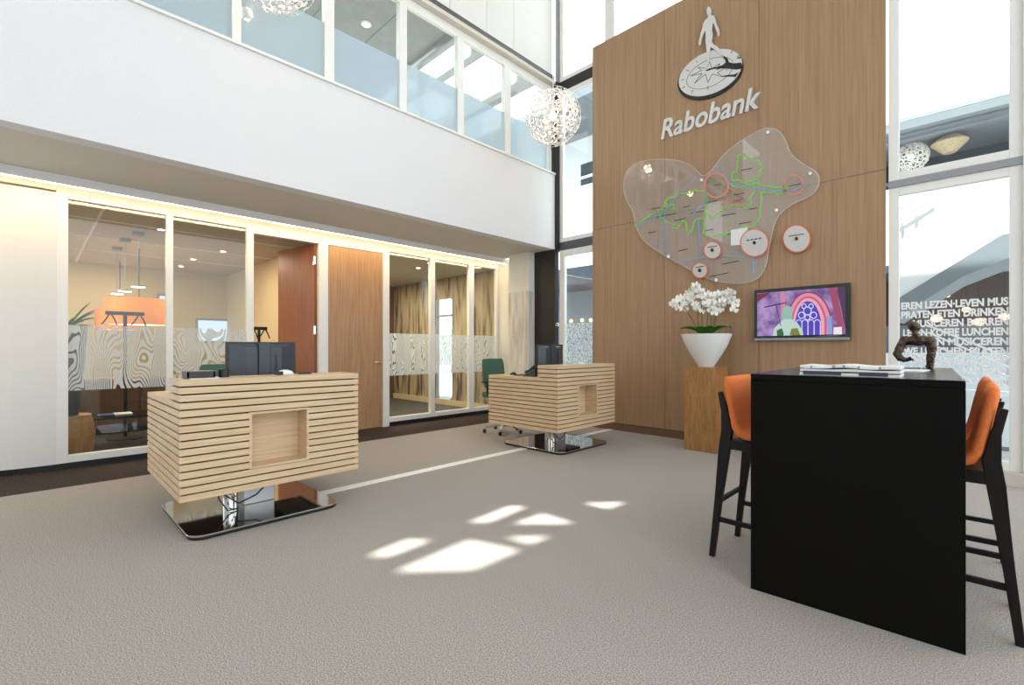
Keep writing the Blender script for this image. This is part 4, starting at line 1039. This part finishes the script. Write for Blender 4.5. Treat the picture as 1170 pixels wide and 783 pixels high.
drum(-9.3, 159, 357, .42, .40, 'large orange drum pendant seen through the left office pane')
drum(-10.9, 137, 366, .34, .36, 'orange drum pendant partly hidden behind the larger one in the left office')
# small ceiling pendants
for i, (px, py, X, bx) in enumerate(((158, 275, -8.0, 328), (143, 290, -8.6, 333), (134, 300, -9.4, 336))):
    c = at_x(px, 275, X); z0 = at_x(px, bx, X)[2]
    t = thing('spot_pendant', ['slim disc pendant with cable in the left office, nearest the glass', 'slim disc pendant in the left office, middle one of the row', 'slim disc pendant in the left office, furthest from the glass'][i], 'pendant lamp', (X, c[1], z0), 'slim disc pendants in the office')
    MB().box(X-.06, X+.06, c[1]-.06, c[1]+.06, 2.755, 2.80).build('canopy', M['greymetal'], t)
    MB().tube([(X, c[1], z0), (X, c[1], 2.76)], .004, 6).build('cable', M['greymetal'], t)
    MB().lathe([(.09, 0), (.09, .02), (.02, .03)], (X, c[1], z0), 20).build('head', M['greymetal'], t)
    MB().lathe([(.075, -.004), (.075, 0)], (X, c[1], z0), 20).build('lens', M['spot'], t)
# recessed downlights
for i, (px, py) in enumerate(((255, 287), (221, 296), (207, 304), (243, 318), (184, 262), (478, 306), (491, 300))):
    X, Y = on_z(px, py, 2.79)
    lab = ['small recessed downlight in the office ceiling seen high in the second pane', 'small recessed downlight in the office ceiling at the middle of the second pane', 'small recessed downlight in the office ceiling beside the first mullion',
           'small recessed downlight far back in the left office ceiling', 'small recessed downlight near the top corner of the first office pane', 'small recessed downlight in the right office ceiling, left of two', 'small recessed downlight in the right office ceiling, right of two'][i]
    t = thing('recessed_downlight', lab, 'downlight', (X, Y, 2.78), 'recessed office downlights')
    MB().lathe([(.055, .002), (.055, .02)], (X, Y, 2.78), 20).build('rim', M['frame'], t)
    MB().lathe([(.035, -.002), (.035, .002)], (X, Y, 2.78), 16).build('lens', M['spot'], t)
# coat rack / black stand in first office
def stand(X, px, label, ztop, w=.32):
    y = on_x(px, 398, X)[0]
    t = thing('coat_stand', label, 'coat stand', (X, y, 0), 'black coat stands in the offices')
    MB().tube([(X, y, .02), (X, y, ztop)], .022, 10).build('pole', M['black'], t)
    MB().lathe([(.20, 0), (.20, .015), (.03, .03)], (X, y, 0), 28).build('base', M['black'], t)
    m = MB().box(X-.02, X+.02, y-w, y+w, ztop-.03, ztop+.02); m.build('cross_bar', M['black'], t)
    for k in (-.75, .75):
        MB().tube([(X, y+w*k, ztop), (X, y+w*k-.05, ztop-.10), (X, y+w*k-.09, ztop-.16)], .010, 6).tube([(X, y+w*k, ztop), (X, y+w*k+.05, ztop-.10), (X, y+w*k+.07, ztop-.17)], .010, 6).build('hook', M['black'], t)
stand(-8.4, 143, 'black coat stand with crossbar in the left office', on_x(143, 358, -8.4)[1], .21)
stand(-8.4, 296, 'black coat stand seen through the open doorway', on_x(296, 375, -8.4)[1], .12)
stand(-9.0, 524, 'black coat stand behind the middle pane of the right office', on_x(524, 378, -9.0)[1], .2)
# plant behind the first pane
px_, py_ = -7.35, on_x(76, 398, -7.35)[0]
t = thing('potted_plant', 'spiky green plant in a dark pot at the edge of the left office pane', 'plant', (px_, py_, .492))
MB().lathe([(.10, .492), (.12, .6), (.18, 1.50), (.16, 1.50), (.15, 1.43), (.0005, 1.43)], (px_, py_, 0), 28).build('pot', M['blackplastic'], t)
random.seed(11)
for k in range(22):
    m = MB(); ang = k*2.399; leafmesh(m, Vector((px_, py_, 1.46)), ang, random.uniform(.14, .30), .012, random.uniform(.12, .40), random.uniform(.05, .25)); m.build('leaf', M['leaf'], t, smooth=True)
# low furniture in first office
t = thing('low_sideboard', 'dark brown sideboard low behind the left office pane', 'sideboard', (-9.2, .6, 0))
MB().box(-9.5, -9.0, -.6, 2.2, .08, .78).build('cabinet_body', M['brownwall'], t, bevel=.004)
MB().box(-9.52, -8.98, -.62, 2.22, .78, .81).build('cabinet_top', M['door'], t)
for yy in (.1, .8, 1.5): MB().box(-9.0, -8.985, yy-.33, yy+.33, .12, .74).build('cabinet_door', M['brownwall'], t, bevel=.003)
MB().box(-9.45, -9.05, -.55, 2.15, 0, .08).build('plinth', M['black'], t)
t = thing('round_side_table', 'round wooden drum table low at the edge of the left office pane', 'side table', (px_, py_, 0))
MB().lathe([(.18, 0), (.23, .08), (.25, .26), (.23, .42), (.21, .47)], (px_, py_, 0), 36).build('drum_body', M['pedestal'], t, smooth=False)
MB().lathe([(.215, .47), (.215, .49)], (px_, py_, 0), 36).build('drum_top', M['door'], t)
tbx, tby = -8.0, on_x(128, 398, -8.0)[0]
t = thing('coffee_table', 'low dark glass-topped table behind the left office pane', 'coffee table', (tbx, tby, 0))
MB().box(tbx-.3, tbx+.3, tby-.45, tby+.6, .36, .385).build('tabletop', M['tabletop'], t)
for sx in (-1, 1):
    for yy in (-.4, .55): MB().box(tbx+sx*.26-.015, tbx+sx*.26+.015, tby+yy-.015, tby+yy+.015, 0, .36).build('leg', M['greymetal'], t)
t = thing('magazine', 'blue and white magazine on the low table in the left office', 'magazine', (tbx, tby, .386))
MB().box(tbx-.12, tbx+.10, tby-.14, tby+.02, .386, .396).build('cover', mat('blue_print', (.03, .08, .25), rough=.4), t)
MB().box(tbx-.12, tbx+.10, tby+.02, tby+.2, .386, .398).build('page', M['paper'], t)
t = thing('wooden_ledge', 'orange cushioned bench low in the left office', 'bench', (-10.3, .2, 0))
MB().box(-10.6, -10.1, -1.0, .9, .3, .42).build('seat', M['lampshade'], t, bevel=.03, seg=3)
MB().box(-10.55, -10.15, -.95, .85, 0, .3).build('bench_base', M['brownwall'], t)
# far windows of the first office: blinds + daylight
for i, (p0, p1, q0, q1) in enumerate(((148, 174, 352, 366), (176, 186, 345, 366), (226, 270, 366, 390), (182, 190, 338, 343))):
    y0, zt1 = on_x(p0, q0, -11.49); y1, zt0_ = on_x(p1, q1, -11.49)
    r = sempty('window_%d' % (14+i), (-11.49, y0, zt0_), ['window with blinds in the far wall of the left office', 'pale window beside the orange drum pendants', 'wide pale window low in the far office wall', 'narrow high pale window of the far office wall'][i], 'window')
    MB().box(-11.495, -11.48, y0, y1, zt0_, zt1).build('pane', M['room_window'], r)
    m = MB().box(-11.495, -11.46, y0-.04, y0, zt0_-.04, zt1+.04).box(-11.495, -11.46, y1, y1+.04, zt0_-.04, zt1+.04).box(-11.495, -11.46, y0, y1, zt1, zt1+.04).box(-11.495, -11.46, y0, y1, zt0_-.04, zt0_)
    if i == 0:
        for k in range(5): zz = zt0_+(zt1-zt0_)*(k+.5)/5; m.box(-11.48, -11.46, y0, y1, zz-.02, zz+.02)
    m.build('window_frame', M['greymetal'], r)

# ------------------------------------------------------------------ outside
YO = 12.0
def ext(name, m, label, *b): return struct(MB().box(*b).build(name, M[m]), label, 'building')
eb = sempty('exterior_building', (0, YO, 0), 'white building opposite with stairs, seen through the right-hand windows', 'building')
z1 = on_y(1028, 140, YO)[1]; z2 = on_y(1090, 200, YO)[1]
MB().box(-3.0, 9, YO, YO+5, z1, 14).build('upper_mass', M['extwhite'], eb)
m = MB()
for k in range(16): m.box(-3+k*.6, -3+k*.6+.59, YO-.03, YO, z1+.05, z1+.8)
m.build('fascia_cladding', M['extwhite'], eb)
MB().box(-3.0, 9, YO+.0, YO+5, z1-.16, z1).build('soffit_band', M['extgrey'], eb)
MB().box(-3, 9, YO+2.2, YO+2.3, z2-.3, z1-.16).build('glass_front', M['extdark'], eb)
MB().box(-3, 9, YO+.2, YO+.26, z1-.30, z1-.24).box(-3, 9, YO+1.2, YO+1.3, z2+.35, z2+.42).build('steel_beam', M['extgrey'], eb)
MB().box(-3.0, 9, YO, YO+3, 2.9, z2-.05).build('parapet', M['extwhite'], eb)
MB().box(-3.0, 9, YO+1.6, YO+1.7, 1.75, 2.9).build('shop_front', M['extbrown'], eb)
MB().box(-3.0, 9, YO+1.55, YO+1.7, 0, 1.75).build('shop_window', M['extgrey'], eb)
MB().box(-3.0, 9, YO+.6, YO+.8, 0, 1.15).build('forecourt_wall', M['extgrey'], eb)
MB().box(-3.0, 9, YO, YO+1.7, 2.75, 2.9).build('shop_soffit', M['extdark'], eb)
# stair flight parallel to the facade
YS = 9.2
P = [(1020,345),(1145,268),(1180,262),(1180,292),(1150,296),(1100,316),(1020,366)]
q = [on_y(a, b, YS) for a, b in P]
MB().prism([(x, YS, z) for x, z in q], [(x, YS+1.5, z) for x, z in q]).build('stair_stringer', M['extgrey'], eb)
P = [(1018,346),(1018,260),(1180,180),(1180,262),(1145,268)]
q = [on_y(a, b, YS) for a, b in P]
MB().prism([(x, YS+.02, z) for x, z in q], [(x, YS+.08, z) for x, z in q]).build('stair_balustrade', M['extwhite'], eb)
m = MB()
for (a, b) in (((1028, 240), (1100, 200)), ((1028, 252), (1070, 226)), ((1034, 238), (1034, 258)), ((1050, 226), (1050, 246))):
    A = on_y(*a, YS); B = on_y(*b, YS); m.tube([(A[0], YS-.06, A[1]), (B[0], YS-.06, B[1])], .02, 6)
m.build('handrail', M['lampwhite'], eb)
# ramp railings in front
m = MB()
for (a, b) in (((1060, 372), (1180, 420)), ((1060, 380), (1180, 432)), ((1060, 392), (1180, 442)), ((1030, 398), (1110, 436)), ((1020, 404), (1180, 404))):
    A = on_y(*a, 8.2); B = on_y(*b, 8.2); m.tube([(A[0], 8.2, A[1]), (B[0], 8.2, B[1])], .014, 6)
m.build('ramp_railing', M['lampwhite'], eb)
MB().box(-3, 7, 8.3, 8.45, -.08, .72).build('low_wall', M['extwhite'], eb)
MB().box(-3, 7, 8.28, 8.47, .0, .05).build('wall_foot', M['extgrey'], eb)
for i, (px, py, sx) in enumerate(((1095, 322, .08), (1070, 364, .10), (1104, 354, .07), (1050, 348, .07), (1148, 362, .09), (1118, 368, .10), (1082, 338, .05))):
    X, Z = on_y(px, py, YO+1.4); t = thing('shop_lamp', ['warm lamp glowing in the brown shopfront, under the stair', 'warm round lamp glowing low in the shopfront behind the lettering, left of centre', 'warm lamp glowing in the shopfront behind the fourth row of lettering', 'small warm lamp glowing near the bronze head',
        'warm lamp glowing in the shopfront near the white mullion', 'large warm lamp glowing low in the shopfront', 'tiny warm lamp glowing above the top row of lettering'][i], 'lamp', (X, YO+1.4, Z), 'warm lamps in the shopfront')
    MB().ball((X, YO+1.4, Z), sx, 14, 8, (1, 1, .8)).build('globe', M['extlamp'], t, smooth=True)
    MB().tube([(X, YO+1.4, Z+sx*.7), (X, YO+1.4, 2.76)], .01, 6).build('cable', M['black'], t)
# tan pendant and ring pendant in the opposite building
X, Z = on_y(1085, 163, YO+1.0)
t = thing('woven_pendant', 'tan woven disc pendant seen through the upper right window', 'pendant lamp', (X, YO+1, Z))
MB().lathe([(.10, -.21), (.16, -.15), (.29, -.01), (.28, .02), (.15, .13), (.08, .17), (.06, .17)], (X, YO+1, Z), 36).build('shade', mat('woven_tan', (.62, .50, .33), (.45, .34, .2), rough=.8, scale=(20, 20, 90)), t, smooth=False)
MB().tube([(X, YO+1, Z+.22), (X, YO+1, z1-.15)], .012, 6).build('cable', M['black'], t)
X, Z = on_y(1041, 180, YO+1.0)
rd = dandelion((X, YO+1.0, Z), .30, 'white ring-cluster pendant seen beyond the upper right window', z1-.1, 60)

# building beyond the corner windows
YO2 = 11.0
e2 = sempty('exterior_building', (-8, YO2, 0), 'white building with balcony railing seen through the corner windows', 'building')
def zc(py, Y=YO2, px=660): return on_y(px, py, Y)[1]
MB().box(-14, -4.2, YO2+1.5, YO2+4, zc(255), 14).build('upper_wall', M['extwhite'], e2)
MB().box(-14, -4.2, YO2-.6, YO2+1.5, zc(128), zc(128)+.2).build('eave', M['extgrey'], e2)
MB().box(-14, -4.2, YO2, YO2+.15, zc(282), zc(214)).build('balcony_front', M['extwhite'], e2)
MB().box(-14, -4.2, YO2-.02, YO2+.02, zc(205)-.03, zc(205)+.03).build('balcony_rail', M['lampwhite'], e2)
x0, _ = on_y(664, 200, YO2+1.48); x1, _ = on_y(690, 200, YO2+1.48)
MB().box(x0, x1, YO2+1.46, YO2+1.5, zc(214, YO2+1.48), zc(190, YO2+1.48)).build('dark_window', M['extdark'], e2)
MB().box(-14, -4.2, YO2, YO2+4, zc(325), zc(305)).build('storey_band', M['extdark'], e2)
MB().box(-14, -4.2, YO2, YO2+4, zc(305), zc(285)).build('storey_edge', M['extwhite'], e2)
MB().box(-14, -4.2, YO2+1.4, YO2+1.5, zc(440), zc(325)).build('ground_wall', M['extgrey'], e2)
for i, (px, py) in enumerate(((652.5, 367), (665, 366), (675, 366))):
    X, Z = on_y(px, py, YO2+1.2); t = MB().ball((X, YO2+1.2, Z), .06, 10, 8).build('wall_lamp', M['extlamp']); tag(t, ['small warm lamp seen through the lower corner window, beside its frame', 'small warm lamp seen in the middle of the lower corner window', 'small warm lamp seen through the lower corner window, beside the oak wall'][i], 'lamp', 'warm lamps beyond the corner window')

# ------------------------------------------------------------------ lights
def area(name, loc, rot, sx, sy, e, col, ):
    d = bpy.data.lights.new(name, 'AREA'); d.shape = 'RECTANGLE'; d.size = sx; d.size_y = sy; d.energy = e; d.color = col
    o = bpy.data.objects.new(name, d); o.location = loc; o.rotation_euler = rot; COL.objects.link(o); return o
def point(name, loc, e, col, r=.05):
    d = bpy.data.lights.new(name, 'POINT'); d.energy = e; d.color = col; d.shadow_soft_size = r
    o = bpy.data.objects.new(name, d); o.location = loc; COL.objects.link(o); return o
WARM = (1.0, .72, .42)
area('cove_glow', (XF-.06, 1.75, 2.85), (0, radians(25), 0), .04, 9.1, 34, WARM)
for i, (x, y) in enumerate(((-8.6, .3), (-8.6, 1.9), (-10.2, .8), (-8.6, -1.2))): area('office_lamp', (x, y, 2.77), (0, 0, 0), .5, .5, 26, (1.0, .80, .56))
for i, (x, y) in enumerate(((-8.0, 5.1), (-9.3, 5.2), (-7.6, 4.2))): area('office_lamp', (x, y, 2.77), (0, 0, 0), .4, .4, 42, (1.0, .80, .56))
area('gallery_lamp', (-7.2, 3.0, 5.9), (0, 0, 0), 2.5, 6, 120, (.95, .97, 1.0))
point('pendant_bulb', (-4.06, 4.92, 4.36), 40, WARM, .06)
point('pendant_bulb', (-4.76, 1.63, 4.87), 40, WARM, .06)
s = bpy.data.lights.new('sun', 'SUN'); s.energy = 12.0; s.angle = radians(.7); s.color = (1.0, .97, .92)
so = bpy.data.objects.new('sun', s); COL.objects.link(so); so.rotation_euler = sd.to_track_quat('Z', 'Y').to_euler()
w = bpy.data.worlds.new('world'); SC.world = w; w.use_nodes = True; nt = w.node_tree; bg = nt.nodes['Background']
bg.inputs['Color'].default_value = (.90, .95, 1.0, 1); bg.inputs['Strength'].default_value = 2.3

SC.view_settings.view_transform = 'Standard'; SC.view_settings.look = 'None'
SC.view_settings.exposure = 0.05; SC.view_settings.gamma = 1.0; SC.view_settings.use_curve_mapping = False
for o in list(bpy.data.objects):
    if '_local' in o: del o['_local']
